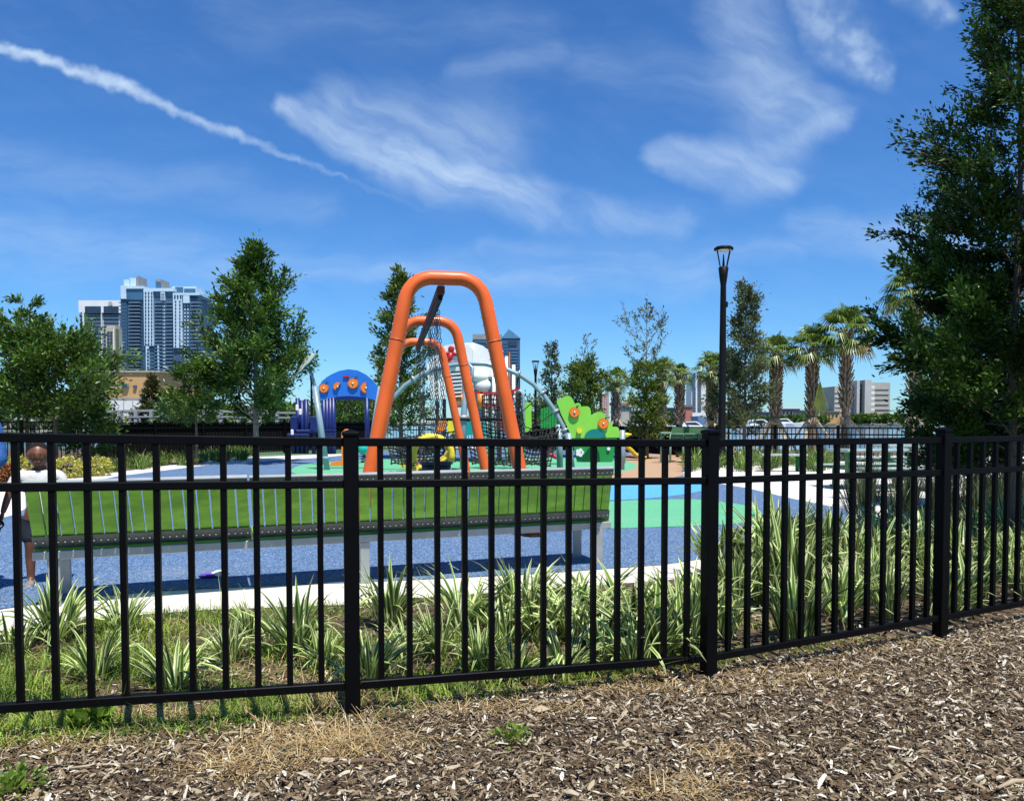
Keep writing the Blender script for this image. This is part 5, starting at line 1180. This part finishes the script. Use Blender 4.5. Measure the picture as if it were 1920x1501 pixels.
wn.grid(289, 303, 564, 770, 2, 31, .8, .6, M_bglass, .45); wn.grid(311, 323, 564, 770, 2, 31, .8, .6, M_bglass, .45); wn.grid(344, 355, 570, 770, 2, 30, .4, .5, M_bwht, .4); wn.grid(356, 373, 566, 770, 2, 31, .9, .6, M_bglass, .45); wn.grid(228, 236, 566, 770, 2, 31, .5, .5, M_bglass, .3)
wn.grid(281, 295, 652, 770, 2, 18, .85, .6, M_bglass, .45); wn.grid(302, 308, 549, 562, 3, 2, .4, .8, M_win, 1.7); wn.done(100)
# white office tower
Y = 560.0; T = bld('office_tower', 'white office tower with dark curved window bands and a round emblem', 186, Y)
P_(150, 232, 590, BASE, 28, 'wall', M_wb); P_(147, 232, 563, 586, 30, 'crown', M_wb, -2)
wn = Wins(T, Y)
for x0, x1 in ((159, 189), (194, 222)):
    wn.add(x0, x1, 574, 587, M_win, 2.6)
    for k in range(19): wn.add(x0, x1, 590.5 + k * 6.7, 594.5 + k * 6.7, M_win, .6)
for k in range(19): wn.add(150, 156, 591 + k * 6.7, 595 + k * 6.7, M_win, .6); wn.add(224, 231, 591 + k * 6.7, 595 + k * 6.7, M_win, .6)
wn.done(100); P_(190, 193, 574, BASE, 2, 'pier', M_wb, -2.2); P_(156.5, 158.5, 574, BASE, 2, 'pier', M_wb, -2.2)
c = A(207, 569, Y - 2.4); MB().lathe(c, [(1.5, 0), (1.5, .3)], 16, axis=(0, -1, 0)).build('emblem', M_beige, T)
# beige block between
Y = 440.0; T = bld('beige_block', 'narrow beige block squeezed between the white and blue towers', 212, Y)
P_(198, 219, 614, BASE, 8, 'wall', M_beige); P_(212, 217, 616, BASE, 3, 'pale_pier', M_wb, -1); P_(217.5, 220, 616, BASE, 3, 'green_pier', mat('olive_wall', (.16, .19, .09), .7, .1, .3), -1)
wn = Wins(T, Y); wn.grid(200, 211, 620, 760, 2, 22, .8, .55, M_win, .4); wn.done(60); P_(200, 216, 610, 615, 6, 'roof_block', M_beige, 1)
# tan building
Y = 210.0; T = bld('tan_building', 'long windowless tan stucco building below the blue tower', 245, Y)
P_(172, 298, 696, 755, 30, 'wall', M_tan); P_(170, 300, 695, 697.5, 31, 'coping', M_beige, -.5); P_(226, 240, 718, 727, 1.2, 'vent', M_grb, -.6); P_(249, 255, 722, 727, 1.2, 'vent', M_bdark, -.6); P_(172, 298, 745.5, BASE - 3, 8, 'lower_wall', M_grb, -3)
P_(228, 238, 720, 726, .5, 'louvre', M_win, -.9)
# low white buildings
Y = 150.0
T = bld('white_shed', 'low white wall with panel joints in front of the tan building', 240, Y); bx(176, 300, 751, 798, Y, 14, 'wall', M_wb, T); [bx(180 + k * 17, 181 + k * 17, 752, 790, Y, .3, 'joint', M_grb, T, -.2) for k in range(7)]
T = bld('white_shed', 'white sloped-roof building under the tower, right of the little conifer', 330, Y); b = MB(); b.prism([A(x, y, Y) for x, y in ((292, 798), (292, 757), (318, 746), (350, 748), (350, 798))], (0, 16, 0)); b.build('wall', M_wb, T); bx(344, 362, 742, 770, Y, 6, 'stair_block', M_grb, T, -2)
T = bld('glass_annex', 'small pale blue glazed building below the tower', 316, 230); bx(300, 332, 730, 798, 230, 14, 'wall', M_bwht, T); bx(303, 320, 737, 745, 230, .8, 'window', M_win, T, -.5); bx(300, 325, 726, 731, 230, 10, 'roof', M_bglass, T)
T = bld('white_warehouse', 'long pale warehouse behind the conical oak', 470, 170); bx(360, 580, 764, 798, 170, 20, 'wall', M_beige, T); bx(356, 584, 760, 764.5, 170, 22, 'roof', M_roofg, T, -1); [bx(372 + k * 25, 384 + k * 25, 772, 790, 170, .6, 'window', M_win, T, -.3) for k in range(8)]
# dock canopy
Y = 48.0; T = thing('dock_canopy', 'open steel dock canopy frame behind the screened fence', 'canopy', tuple(A(300, 798, Y)))
MB().prism([A(x, y, Y) for x, y in ((190, 769), (350, 766), (470, 771), (560, 772), (560, 775), (470, 775), (350, 770), (190, 773))], (0, 3, 0)).build('roof_beam', M_grb, T)
MB().bar(A(190, 782, Y - .2), A(350, 780, Y - .2), .08, .10).build('rail', M_grb, T); MB().bar(A(352, 780, Y - .2), A(560, 783, Y - .2), .08, .10).build('rail', M_grb, T)
for x in (226, 255, 284, 306, 330, 348, 384, 414, 447, 480, 520): MB().bar(A(x, 770, Y - .1), Vector((A(x, 770, Y).x, Y - .1, -2.1)), .2, .2).build('post', M_grb, T)
b = MB()
for k in range(7): p0 = A(312 + k * 5, 771 - 3 * math.sin(k), Y - .3); b.ball(p0, .22, 8, 6, (1.2, .6, .6))
b.build('folded_canvas', M_black, T)
# parked white boats / cars left
def boat(px, py, Y_, L, label, seed=0, nm='motor_boat', grp=None):
    t = thing(nm, label, 'boat', (A(px, 790, Y_).x, Y_, -2.0), grp); o = Vector((A(px, 790, Y_).x, Y_, -2.0)); hz = L * .16
    secs_ = [(-.5, .30, 1.0), (-.2, .34, 1.0), (.15, .32, 1.02), (.38, .20, 1.12), (.5, .02, 1.25)]; b = MB(); n0 = 0; ring = []
    for u, w_, z in secs_: ring.append([o + Vector((u * L, -w_ * L * .45, hz * z)), o + Vector((u * L * .94, -w_ * L * .30, 0.02)), o + Vector((u * L * .94, w_ * L * .30, 0.02)), o + Vector((u * L, w_ * L * .45, hz * z))])
    for i in range(4):
        for k in range(4): b.quad(ring[i][k], ring[i + 1][k], ring[i + 1][(k + 1) % 4], ring[i][(k + 1) % 4], smooth=False)
    b.quad(*ring[0]); b.build('hull', M_wht, t)
    b = MB(); b.prism([o + Vector((u * L, -.11 * L, hz * z)) for u, z in ((-.25, 1), (-.20, 1.7), (.05, 1.75), (.2, 1.05))], (0, .22 * L, 0)); b.build('cabin', M_wht, t)
    b = MB(); b.prism([o + Vector((u * L, -.113 * L, hz * z)) for u, z in ((-.18, 1.3), (-.16, 1.6), (.03, 1.62), (.12, 1.25))], (0, .226 * L, 0)); b.build('windows', M_win, t)
boat(236, 785, 75, 9, 'white boat with dark windows behind the dock canopy on the left'); boat(400, 788, 78, 8, 'white boat with a dark cabin window behind the small tree trunk')
boat(505, 788, 80, 8, 'white boat moored right of the pale oak trunk')
T = bld('red_white_sign', 'small white board with a red patch behind the canopy', 358, 60, 'sign', base=-2); bx(350, 362, 778, 790, 60, .1, 'board', M_wb, T); bx(352, 357, 780, 786, 60, .05, 'red_patch', M_red, T, -.06); bx(355, 357, 790, 826, 60, .1, 'leg', M_grb, T, .2)

# twin downtown towers behind the swing
Y = 700.0; T = bld('grey_tower', 'flat-topped grey and glass tower behind the swing leg', 913, Y)
P_(886, 941, 632, BASE, 40, 'wall', M_grb); P_(886, 941, 626, 636, 41, 'crown', M_grb, -1); P_(890, 922, 638, BASE, 2, 'curtain_wall', M_bglass, -1.5)
wn = Wins(T, Y); wn.grid(890, 921, 640, 790, 1, 24, .98, .35, M_win, 2.0); wn.grid(925, 939, 640, 790, 2, 24, .7, .4, M_win, .5); wn.done(60)
Y = 640.0; T = bld('pyramid_tower', 'dark blue glass tower with a pointed pyramid roof', 958, Y)
P_(941, 975, 634, BASE, 15, 'wall', M_bdark); a = A(940, 634, Y - .6); q = A(976, 634, Y - .6); ap = A(954, 616.5, Y + 7); w_ = q.x - a.x
b = MB(); c4 = [Vector((a.x, Y - .6, a.z)), Vector((q.x, Y - .6, a.z)), Vector((q.x, Y + 15.6, a.z)), Vector((a.x, Y + 15.6, a.z))]
for k in range(4): b.quad(c4[k], c4[(k + 1) % 4], ap)
b.quad(*c4); b.build('pyramid_roof', M_bglass, T); P_(953, 969, 639, 648, 1, 'top_window', M_win, -.6)
wn = Wins(T, Y); wn.grid(943, 951, 640, 790, 1, 26, .8, .5, M_bglass, .4); wn.grid(954, 973, 652, 790, 1, 24, .9, .45, M_bglass, .4); wn.done(60)
# far bank towers on the right
Y = 700.0; T = bld('condo_tower', 'white condominium tower with black window bands left of the lamp post', 1318, Y)
P_(1297, 1331, 700, BASE - 3, 22, 'wall', M_wb); P_(1331, 1341, 706, BASE - 3, 20, 'grey_wing', M_grb); P_(1297, 1304, 699, 728, 8, 'blue_strip', M_bglass, -1.2)
wn = Wins(T, Y); wn.grid(1308, 1315, 703, 772, 1, 17, .98, .5, M_win, .5); wn.grid(1324, 1330, 703, 772, 1, 17, .9, .5, M_win, .5); wn.grid(1298, 1305, 726, 772, 1, 11, .9, .5, M_win, .5); wn.grid(1333, 1340, 708, 772, 2, 16, .5, .5, M_win, .5); wn.done(100)
Y = 900.0; T = bld('slender_block', 'slim white residential block behind the third palm trunk', 1460, Y)
P_(1453, 1464, 737, BASE - 4, 18, 'wall', M_wb); wn = Wins(T, Y); wn.grid(1455, 1463, 740, 776, 3, 12, .5, .5, M_win, .5); wn.done(100)
Y = 660.0; T = bld('concrete_complex', 'grey beige concrete building with stair towers, right of the tallest palm', 1625, Y)
P_(1565, 1607, 724, BASE - 6, 26, 'west_wing', M_beige); P_(1620, 1668, 717, BASE - 6, 26, 'east_wing', M_beige, 1); P_(1607, 1611, 713, BASE - 6, 20, 'stair_tower', M_pale, -6); P_(1611, 1622, 720, BASE - 8, 16, 'glass_core', M_win, -2); P_(1622, 1633, 712, BASE - 4, 22, 'stair_tower', M_pale, -8)
for k in range(5): P_(1633, 1640, 723 + k * 10.5, 728 + k * 10.5, 8, 'terrace', M_wb, -6)
for k in range(5): P_(1611, 1621, 727 + k * 8.5, 728 + k * 8.5, 2, 'spandrel', M_slabm, -3)
for k in range(5): P_(1566, 1606, 735 + k * 9, 735.8 + k * 9, .8, 'band', M_wb, -.6); P_(1641, 1667, 729 + k * 9.5, 729.8 + k * 9.5, .8, 'band', M_grb, .4)
for k in range(3): P_(1594, 1605, 727 + k * 12, 731 + k * 12, .8, 'window', M_win, -.5)
Y = 800.0; T = bld('pale_office', 'pale green gridded office between the two largest palms', 1555, Y)
P_(1543, 1565, 733, BASE - 6, 20, 'wall', M_wb); P_(1552, 1564, 738, 766, 1, 'green_curtain', mat('pale_green_glass', (.25, .38, .33), .3, .1, .3), -.8); P_(1536, 1543, 748, BASE - 6, 14, 'blue_wing', M_bdark, 2)
T = bld('brick_tower', 'red brick tower far behind the treetop panel', 1133, 600); bx(1128, 1141, 738, 797, 600, 14, 'wall', M_brick, T); wn = Wins(T, 600); wn.grid(1129, 1140, 741, 790, 3, 12, .5, .5, M_wb, .4); wn.done(60)
T = bld('roofed_house', 'low house with a red-tan roof beyond the small palm', 1168, 600); bx(1150, 1180, 758, 797, 600, 14, 'wall', M_beige, T); bx(1148, 1184, 754, 759, 600, 18, 'roof', M_brick, T, -2); [bx(1154 + k * 7, 1158 + k * 7, 762, 768, 600, .6, 'window', M_win, T, -.3) for k in range(4)]
T = bld('brick_hall', 'low brick hall left of the condominium tower', 1285, 620); bx(1276, 1298, 762, 797, 620, 14, 'wall', M_brick, T); bx(1274, 1299, 758.5, 762.5, 620, 16, 'roof', M_roofg, T, -1)
LB = [(1250, 1275, 764, M_roofg), (1466, 1500, 766, M_roofg), (1500, 1536, 770, M_grb), (1340, 1368, 774, M_wb), (1536, 1552, 768, M_wb), (1551, 1575, 772, M_tan), (1575, 1606, 776, M_beige), (1182, 1215, 770, M_grb), (1215, 1250, 774, M_wb), (1368, 1400, 776, M_beige), (1400, 1452, 772, M_roofg), (1640, 1700, 778, M_grb), (1040, 1100, 772, M_beige), (1700, 1760, 776, M_wb), (975, 1030, 774, M_grb), (1100, 1128, 768, M_wb)]
cn = {'grey_roof': 'dark grey', 'grey_wall': 'grey', 'white_facade': 'white', 'tan_stucco': 'tan', 'beige_concrete': 'beige'}
nb_ = {1250: 'between the slim palm and the half hidden palm', 1466: 'right of the slim white block', 1500: 'behind the second palm trunk', 1340: 'directly behind the tall lamp post', 1536: 'left of the tallest palm trunk', 1551: 'at the foot of the pale green office', 1575: 'directly behind the tallest palm trunk', 1182: 'left of the yellow-green tree', 1215: 'behind the yellow-green tree', 1368: 'behind the slim dark tree', 1400: 'behind the narrow tree by the lamp post', 1640: 'under the right end of the concrete complex', 1040: 'behind the dense low tree', 1700: 'behind the big oak', 975: 'behind the far small lamp post', 1100: 'left of the red brick tower'}
for i, (x0, x1, y0, m_) in enumerate(LB):
    Y_ = 650 + (i * 37) % 60; T = bld('low_building', 'low %s far-bank building %s' % (cn[m_.name], nb_[x0]), (x0 + x1) / 2, Y_, group='low buildings on the far bank')
    bx(x0, x1, y0, 797, Y_, 16, 'wall', m_, T); bx(x0 - .6, x1 + .6, y0 - 1.6, y0, Y_, 18, 'roof', M_roofg if m_ is not M_roofg else M_wb, T, -1)
    for k in range(max(2, int((x1 - x0) / 7))): bx(x0 + 2 + k * 7, x0 + 5.5 + k * 7, y0 + 5, y0 + 9, Y_, .6, 'window', M_win, T, -.3)
# far trees and seawall, pier
rgt = np.random.default_rng(5)
def far_tree(px, Y_, h, r, label, seed, zb=-.4, grp='trees on the far bank'):
    rg = np.random.default_rng(seed); t = thing('bank_tree', label, 'tree', (A(px, 790, Y_).x, Y_, zb), grp); n = 420; d = rg.normal(0, 1, (n, 3)); d /= np.linalg.norm(d, axis=1, keepdims=True)
    P = d * rg.uniform(.4, 1, (n, 1)) ** .5 * np.array([r, r, h * .4]) * (1 + .2 * np.sin(d[:, :1] * 7 + seed)) + np.array([0, 0, h * .6]); V_, F_ = leaves_mesh(P, d, r * .30, .8, rg, .6); link('crown', np_mesh('crown', V_, F_), M_oak, t)
    b = MB(); b.tube([(0, 0, 0), (0, 0, h * .6)], r * .06, 6); raw('trunk', b, M_bark, t)
k = 0
for px in list(range(1190, 1300, 22)) + list(range(1345, 1460, 19)) + list(range(1466, 1560, 24)) + list(range(1596, 1730, 12)) + list(range(985, 1120, 22)) + list(range(620, 760, 20)):
    k += 1; far_tree(px + rgt.uniform(-5, 5), 644 + rgt.uniform(0, 4), rgt.uniform(4.5, 9), rgt.uniform(4, 8), 'rounded green tree on the far river bank', 400 + k)
for i, (px, Y_, h_, r_) in enumerate(((372, 140, 5, 4), (420, 146, 5, 4), (540, 150, 5, 4.5), (150, 130, 6, 5), (60, 130, 7, 6), (-20, 130, 8, 6), (590, 155, 4, 4))): far_tree(px, Y_, h_, r_, 'round tree on the left bank ' + ['below the tower foot', 'left of the pale oak trunk', 'right of the pale oak trunk', 'behind the bushy tree', 'behind the white blossoms', 'at the far left edge', 'under the leaf shade'][i], 480 + i, -.6, 'trees on the left bank')
T = bld('pier', 'long low dark pier on pilings stretching over the river', 1500, 420, 'pier', base=-2)
M_pier = mat('pier_deck', (.10, .09, .08), .8, .2, .3); bx(1345, 1760, 797.2, 798.6, 420, 6, 'deck', M_pier, T); [bx(1350 + k * 20, 1351.2 + k * 20, 798, 802, 420, .5, 'piling', M_pier, T, .5) for k in range(20)]
lb = ['white boat moored left of the lamp post by the blue one', 'white boat right of the narrow tree trunk', 'white boat between the slim palm and the sage bench', 'white arched boat under the small palm', 'white boat at the foot of the third palm', 'white boat behind the yellow-green tree']
for i, (px, Y_, L) in enumerate(((1300, 190, 12), (1425, 210, 14), (1268, 150, 9), (1170, 150, 9), (1470, 300, 16), (1210, 160, 10))): boat(px, 790, Y_, L, lb[i], grp='boats moored on the river')
T = thing('barge', 'long grey-blue barge moored left of the tall lamp post', 'boat', (A(1340, 790, 200).x, 200, -2.0)); b = MB(); b.prism([A(x, y, 200) for x, y in ((1308, 780), (1318, 783), (1352, 783), (1352, 802), (1312, 802))], (0, 8, 0)); b.build('hull', mat('barge_blue', (.12, .20, .32), .5, .1, .3), T); bx(1316, 1350, 779.5, 783, 200, 6, 'deckhouse', M_grb, T, 1)
number('trees on the far bank', ['far river bank'], 'rounded green tree, %s from the left on the %s')
# ================================================================== PEOPLE
M_skin = mat('dark_skin', (.16, .060, .030), .42, .08, 8, .05, 200, spec=.45)
M_hair = mat('black_hair', (.018, .012, .010), .85, .2, 60, .6, 200, spec=.2)
M_shirt = mat('white_cotton', (.72, .68, .68), .85, .05, 14, .3, 40)
M_short = mat('dark_shorts', (.02, .025, .04), .85, .1, 12, .3, 60)
M_shoe = mat('grey_shoe', (.18, .17, .17), .6, .3, 30)
M_denim = mat('blue_shirt', (.025, .10, .32), .75, .18, 9, .5, 25)
def person(label, loc, yaw, H, skinm, hairm, topm, botm, shoem, armL, armR, pants=False, sleeves=.45, lean=0.0):
    """loc on ground; H height; armX = list of joint offsets (fractions) shoulder->elbow->wrist in local coords; faces -Y before yaw"""
    t = thing('person', label, 'person', (0, 0, 0)); k = H
    V = lambda x, y, z: Vector((x * k, y * k, z * k))
    child = H < 1.3; hd = .086 if child else .072; sh = .134 if child else .118; zs = .775 if child else .815; zn = .80 if child else .85; zh = 1 - hd * 1.02
    vs = [V(0, 0, .50), V(0, .005, .60), V(0, .008, .70), V(0, .005, zs), V(0, 0, zn + .015), V(0, -.008, zh - hd * .55)]; rs = [.075, .070, .080, .062, .030, .034]; es = [(0, 1), (1, 2), (2, 3), (3, 4), (4, 5)]
    def chainv(par, pts, rr_):
        i0 = par
        for p, r_ in zip(pts, rr_): vs.append(p); rs.append(r_); es.append((i0, len(vs) - 1)); i0 = len(vs) - 1
        return i0
    for sg in (-1, 1):
        chainv(0, [V(sg * .055, 0, .47), V(sg * .062, -.008, .37), V(sg * .062, -.008, .275), V(sg * .064, .010, .20), V(sg * .064, .008, .055), V(sg * .066, -.03, .025)], [.062, .050, .036, .036, .024, .022])
    hands = []
    for sg, arm in ((-1, armR), (1, armL)):
        S0 = V(sg * sh, .0, zs - .005); pts = [V(sg * sh * .6, 0, zs), S0] + [V(*p) for p in arm]
        mid = [pts[0], pts[1], pts[1].lerp(pts[2], .5), pts[2], pts[2].lerp(pts[3], .45), pts[3]]; chainv(3, mid, [.045, .034, .030, .025, .024, .016]); hands.append((pts[2], pts[3], sg))
    skin('body', vs, es, [r_ * k for r_ in rs], skinm, t, 2, 0)
    # head: shaped mesh
    b = MB(); c = V(0, -.008, zh); hb = MB(); nU, nV = 20, 14; r_ = hd * k; ring0 = len(b.v)
    def headp(a, th):
        x, y, z = math.sin(th) * math.sin(a), -math.sin(th) * math.cos(a), math.cos(th); X, Y_, Z = x * .80, y * .93, z * 1.05
        if z < 0: X *= 1 - .24 * (-z) ** 1.3; Y_ *= 1 - .16 * (-z)
        fr_ = max(0, -y)
        if fr_ > .2:
            nx, nz = x, z
            nose = math.exp(-((nx / .13) ** 2 + ((nz + .12) / .16) ** 2)) * .17; brow = math.exp(-((nz - .14) / .10) ** 2) * .05; eye = sum(math.exp(-(((nx - s_ * .33) / .15) ** 2 + ((nz - .0) / .10) ** 2)) for s_ in (-1, 1)) * .10
            lip = math.exp(-((nx / .25) ** 2 + ((nz + .46) / .07) ** 2)) * .07 + math.exp(-((nx / .22) ** 2 + ((nz + .58) / .06) ** 2)) * .06; chin = math.exp(-((nx / .25) ** 2 + ((nz + .85) / .12) ** 2)) * .08
            Y_ -= (nose + brow - eye + lip + chin) * fr_
        return c + Vector((X, Y_, Z)) * r_
    nU, nV = 36, 26
    for j in range(1, nV):
        for i in range(nU): b.v.append(tuple(headp(2 * math.pi * i / nU, math.pi * j / nV)))
    for j in range(nV - 2):
        for i in range(nU): a_, b_ = j * nU + i, j * nU + (i + 1) % nU; b.f.append((a_, a_ + nU, b_ + nU, b_)); b.sm.append(True)
    b.v.append(tuple(headp(0, 0))); b.v.append(tuple(headp(0, math.pi)))
    for i in range(nU): b.f.append((len(b.v) - 2, i, (i + 1) % nU)); q = (nV - 2) * nU; b.f.append((len(b.v) - 1, q + (i + 1) % nU, q + i)); b.sm += [True, True]
    for s_ in (-1, 1): b.ball(c + Vector((s_ * .80, .05, -.05)) * r_, .20 * r_, 8, 6, (.35, .7, 1.1))
    hdo = b.build('head', skinm, t)
    b = MB()
    for s_ in (-1, 1): b.ball(headp(s_ * .34, math.pi * .5) + Vector((0, .045 * r_, 0)), .10 * r_, 8, 6)
    b.build('eyes', mat('eye_white', (.5, .48, .45), .3, .02, 3), hdo); b = MB()
    for s_ in (-1, 1): b.ball(headp(s_ * .34, math.pi * .5) + Vector((0, -.035 * r_, 0)), .045 * r_, 8, 6)
    b.build('pupils', M_hair, hdo)
    b = MB(); b.ball(headp(0, math.pi * .655) + Vector((0, .02 * r_, 0)), .2 * r_, 10, 6, (1.2, .3, .28)); b.build('lips', mat('lips', (.20, .07, .055), .4, .05, 9), hdo)
    b = MB()
    for j in range(0, 11):
        for i in range(nU):
            a_ = 2 * math.pi * i / nU; th = math.pi * (.02 + .052 * j); fr_ = math.cos(a_)
            if fr_ > -.1: th = min(th, math.pi * (.25 + .18 * (1 - max(0, fr_)) ** .8))
            else: th = min(th, math.pi * .60)
            p = headp(a_, th); b.v.append(tuple(c + (p - c) * 1.035))
    for j in range(10):
        for i in range(nU): a_, b_ = j * nU + i, j * nU + (i + 1) % nU; b.f.append((a_, a_ + nU, b_ + nU, b_)); b.sm.append(True)
    b.f.append(tuple(range(nU))); b.sm.append(True); b.build('hair', hairm, t)
    # shirt
    v2 = [V(0, .002, .435), V(0, .005, .58), V(0, .008, .69), V(0, .004, zs - .012), V(0, 0, zs + .018)]; r2 = [(.098, .080), (.094, .078), (.100, .078), (.078, .064), (.044, .042)]; e2 = [(0, 1), (1, 2), (2, 3), (3, 4)]
    for sg, (el, wr, _), arm in ((-1, hands[0], armR), (1, hands[1], armL)):
        S0 = V(sg * sh, 0, zs - .008); n0 = len(v2); v2 += [V(sg * sh * .6, 0, zs - .003), S0, S0.lerp(el, sleeves), S0.lerp(el, min(1, sleeves + .35))]; r2 += [.052, .045, .042, .040]; e2 += [(3, n0), (n0, n0 + 1), (n0 + 1, n0 + 2), (n0 + 2, n0 + 3)]
        if sleeves > .8: v2 += [el.lerp(wr, .5), el.lerp(wr, .95)]; r2 += [.036, .028]; e2 += [(n0 + 3, n0 + 4), (n0 + 4, n0 + 5)]
    skin('shirt', v2, e2, [(a_ * k, c_ * k) if isinstance(a_, float) else a_ for a_, c_ in [(x if isinstance(x, tuple) else (x, x)) for x in r2]], topm, t, 2, 0)
    v3 = [V(0, 0, .535)]; r3 = [.090]; e3 = []
    for sg in (-1, 1):
        n0 = len(v3); L = [(.055, .46, .072), (.062, .37, .064), (.063, .29, .058)] + ([(.064, .16, .046), (.064, .05, .042)] if pants else [])
        for q_, (x, z, r_) in enumerate(L): v3.append(V(sg * x, .0, z)); r3.append(r_); e3.append((0 if q_ == 0 else n0 + q_ - 1, n0 + q_))
    skin('trousers' if pants else 'shorts', v3, e3, [r_ * k for r_ in r3], botm, t, 2, 0)
    for sg in (-1, 1):
        b = MB(); f = V(sg * .066, 0, 0); pr = [(.035, .018, .052), (.0, .026, .062), (-.04, .030, .045), (-.075, .032, .030), (-.10, .024, .022), (-.112, .010, .016)]; P0 = len(b.v); n = 10
        for (y, w_, h_) in pr:
            for i in range(n): a_ = 2 * math.pi * i / n; b.v.append(tuple(f + Vector((math.cos(a_) * w_ * k, y * k, max(.002, (h_ * .5 + math.sin(a_) * h_ * .5) * k)))))
        for i in range(len(pr) - 1):
            for j in range(n): a_, c_ = i * n + j, i * n + (j + 1) % n; b.f.append((a_, c_, c_ + n, a_ + n)); b.sm.append(True)
        b.f.append(tuple(range(n - 1, -1, -1))); b.f.append(tuple((len(pr) - 1) * n + j for j in range(n))); b.sm += [True, True]; sh_ = b.build('shoe', shoem, t)
        b = MB(); b.prism([f + V(x, y, .001) for x, y in ((-.030, .036), (.030, .036), (.034, -.06), (.022, -.108), (-.022, -.108), (-.034, -.06))], (0, 0, .010 * k)); b.build('sole', M_wht, sh_)
    # hands: palm and five fingers each, closing round whatever hangs below
    for el, wr, sg in hands:
        d = (wr - el).normalized(); s_ = d.cross(Vector((0, -1, 0))).normalized() * sg; nrm = s_.cross(d).normalized() * -sg; hl = .105 * k * (1 if child else .95)
        v4 = [wr - d * .01 * k, wr + d * hl * .25, wr + d * hl * .48]; r4 = [(.013 * k, .013 * k), (.019 * k, .011 * k), (.020 * k, .010 * k)]; e4 = [(0, 1), (1, 2)]
        pal = skin('hand', v4, e4, r4, skinm, t, 1, 0)
        for q_, (o_, l_) in enumerate(((-.016, .40), (-.0055, .46), (.0055, .43), (.016, .34))):
            b0 = wr + d * hl * .44 + s_ * o_ * k; p1 = b0 + d * hl * l_ * .42; p2 = p1 + (d * .5 + nrm * .85).normalized() * hl * l_ * .36; p3 = p2 + (nrm * .7 - d * .6).normalized() * hl * l_ * .28
            skin('finger', [b0, p1, p2, p3], [(0, 1), (1, 2), (2, 3)], [.0062 * k, .0058 * k, .0054 * k, .0045 * k], skinm, pal, 1, 0)
        b0 = wr + d * hl * .14 + s_ * -.017 * k; skin('thumb', [b0, b0 - s_ * .012 * k + d * hl * .18, b0 - s_ * .010 * k + d * hl * .34 + nrm * .012 * k], [(0, 1), (1, 2)], [.0075 * k, .0068 * k, .005 * k], skinm, pal, 1, 0)
    t.location = tuple(loc); t.rotation_euler = (0, 0, yaw); return t, hands
gc = G(78, 1097); kH = 1.135
ch, hnd = person('small child in a white T-shirt holding a black flask, standing behind the bench', gc, R(24), kH, M_skin, M_hair, M_shirt, M_short, M_shoe,
       armL=[(.150, -.01, .61), (.158, -.05, .47)], armR=[(-.185, .0, .64), (-.215, -.045, .515)])
w_ = hnd[0][1]; wr = ch.matrix_basis @ Vector((w_.x, w_.y, w_.z)); wr = Vector(gc) + Matrix.Rotation(R(24), 3, 'Z') @ w_; gp_ = wr + Vector((-.008, -.02, -.075))
fk = thing('drinking_flask', 'black water flask with a loop handle hanging from the child\'s hand', 'flask', tuple(gp_)); ax = Vector((-.45, -.1, -.88)).normalized(); st_ = gp_ + ax * .045
MB().tube([gp_ + Vector((math.cos(a) * .028, 0, math.sin(a) * .028)) for a in [k * math.pi / 8 for k in range(16)]], .006, 8, closed=True).build('loop_handle', M_black, fk)
MB().lathe(gp_ + ax * .03, [(.022, 0), (.026, .01), (.026, .045), (.022, .05)], 16, axis=ax).build('cap', M_blk, fk)
MB().lathe(gp_ + ax * .075, [(.030, 0), (.045, .015), (.048, .04), (.048, .17), (.046, .19), (.048, .20), (.046, .225), (.035, .235)], 20, axis=ax).build('bottle', mat('black_gloss', (.012, .012, .014), .15, .1, 9, coat=.5), fk)
ga = Vector((A(-63, 800, 5.75).x, 5.75, 0))
ad, _ = person('adult in a long-sleeved blue shirt, only a sleeve showing at the left edge', ga, R(0), 1.60, M_skin, M_short, M_denim, M_short, M_shoe,
       armL=[(.165, -.03, .63), (.09, -.13, .56)], armR=[(-.16, .0, .64), (-.17, -.04, .50)], pants=True, sleeves=.95)
cp = thing('cap', 'dark navy cap peak at the upper left edge', 'cap', tuple(ga + Vector((0, 0, 1.52)))); b = MB(); c = ga + Vector((0, 0, 1.54))
b.lathe(c, [(.118, -.03), (.122, .0), (.115, .045), (.085, .09), (.02, .108)], 20); b.build('cap_dome', M_short, cp)
d_ = Vector((.75, -.66, 0)); s_ = Vector((.66, .75, 0)); MB().prism([c + s_ * x + d_ * y + Vector((0, 0, -.02 - y * .15)) for x, y in ((-.09, .09), (-.08, .17), (-.03, .215), (.03, .215), (.08, .17), (.09, .09))], (0, 0, .006)).build('peak', M_short, cp)
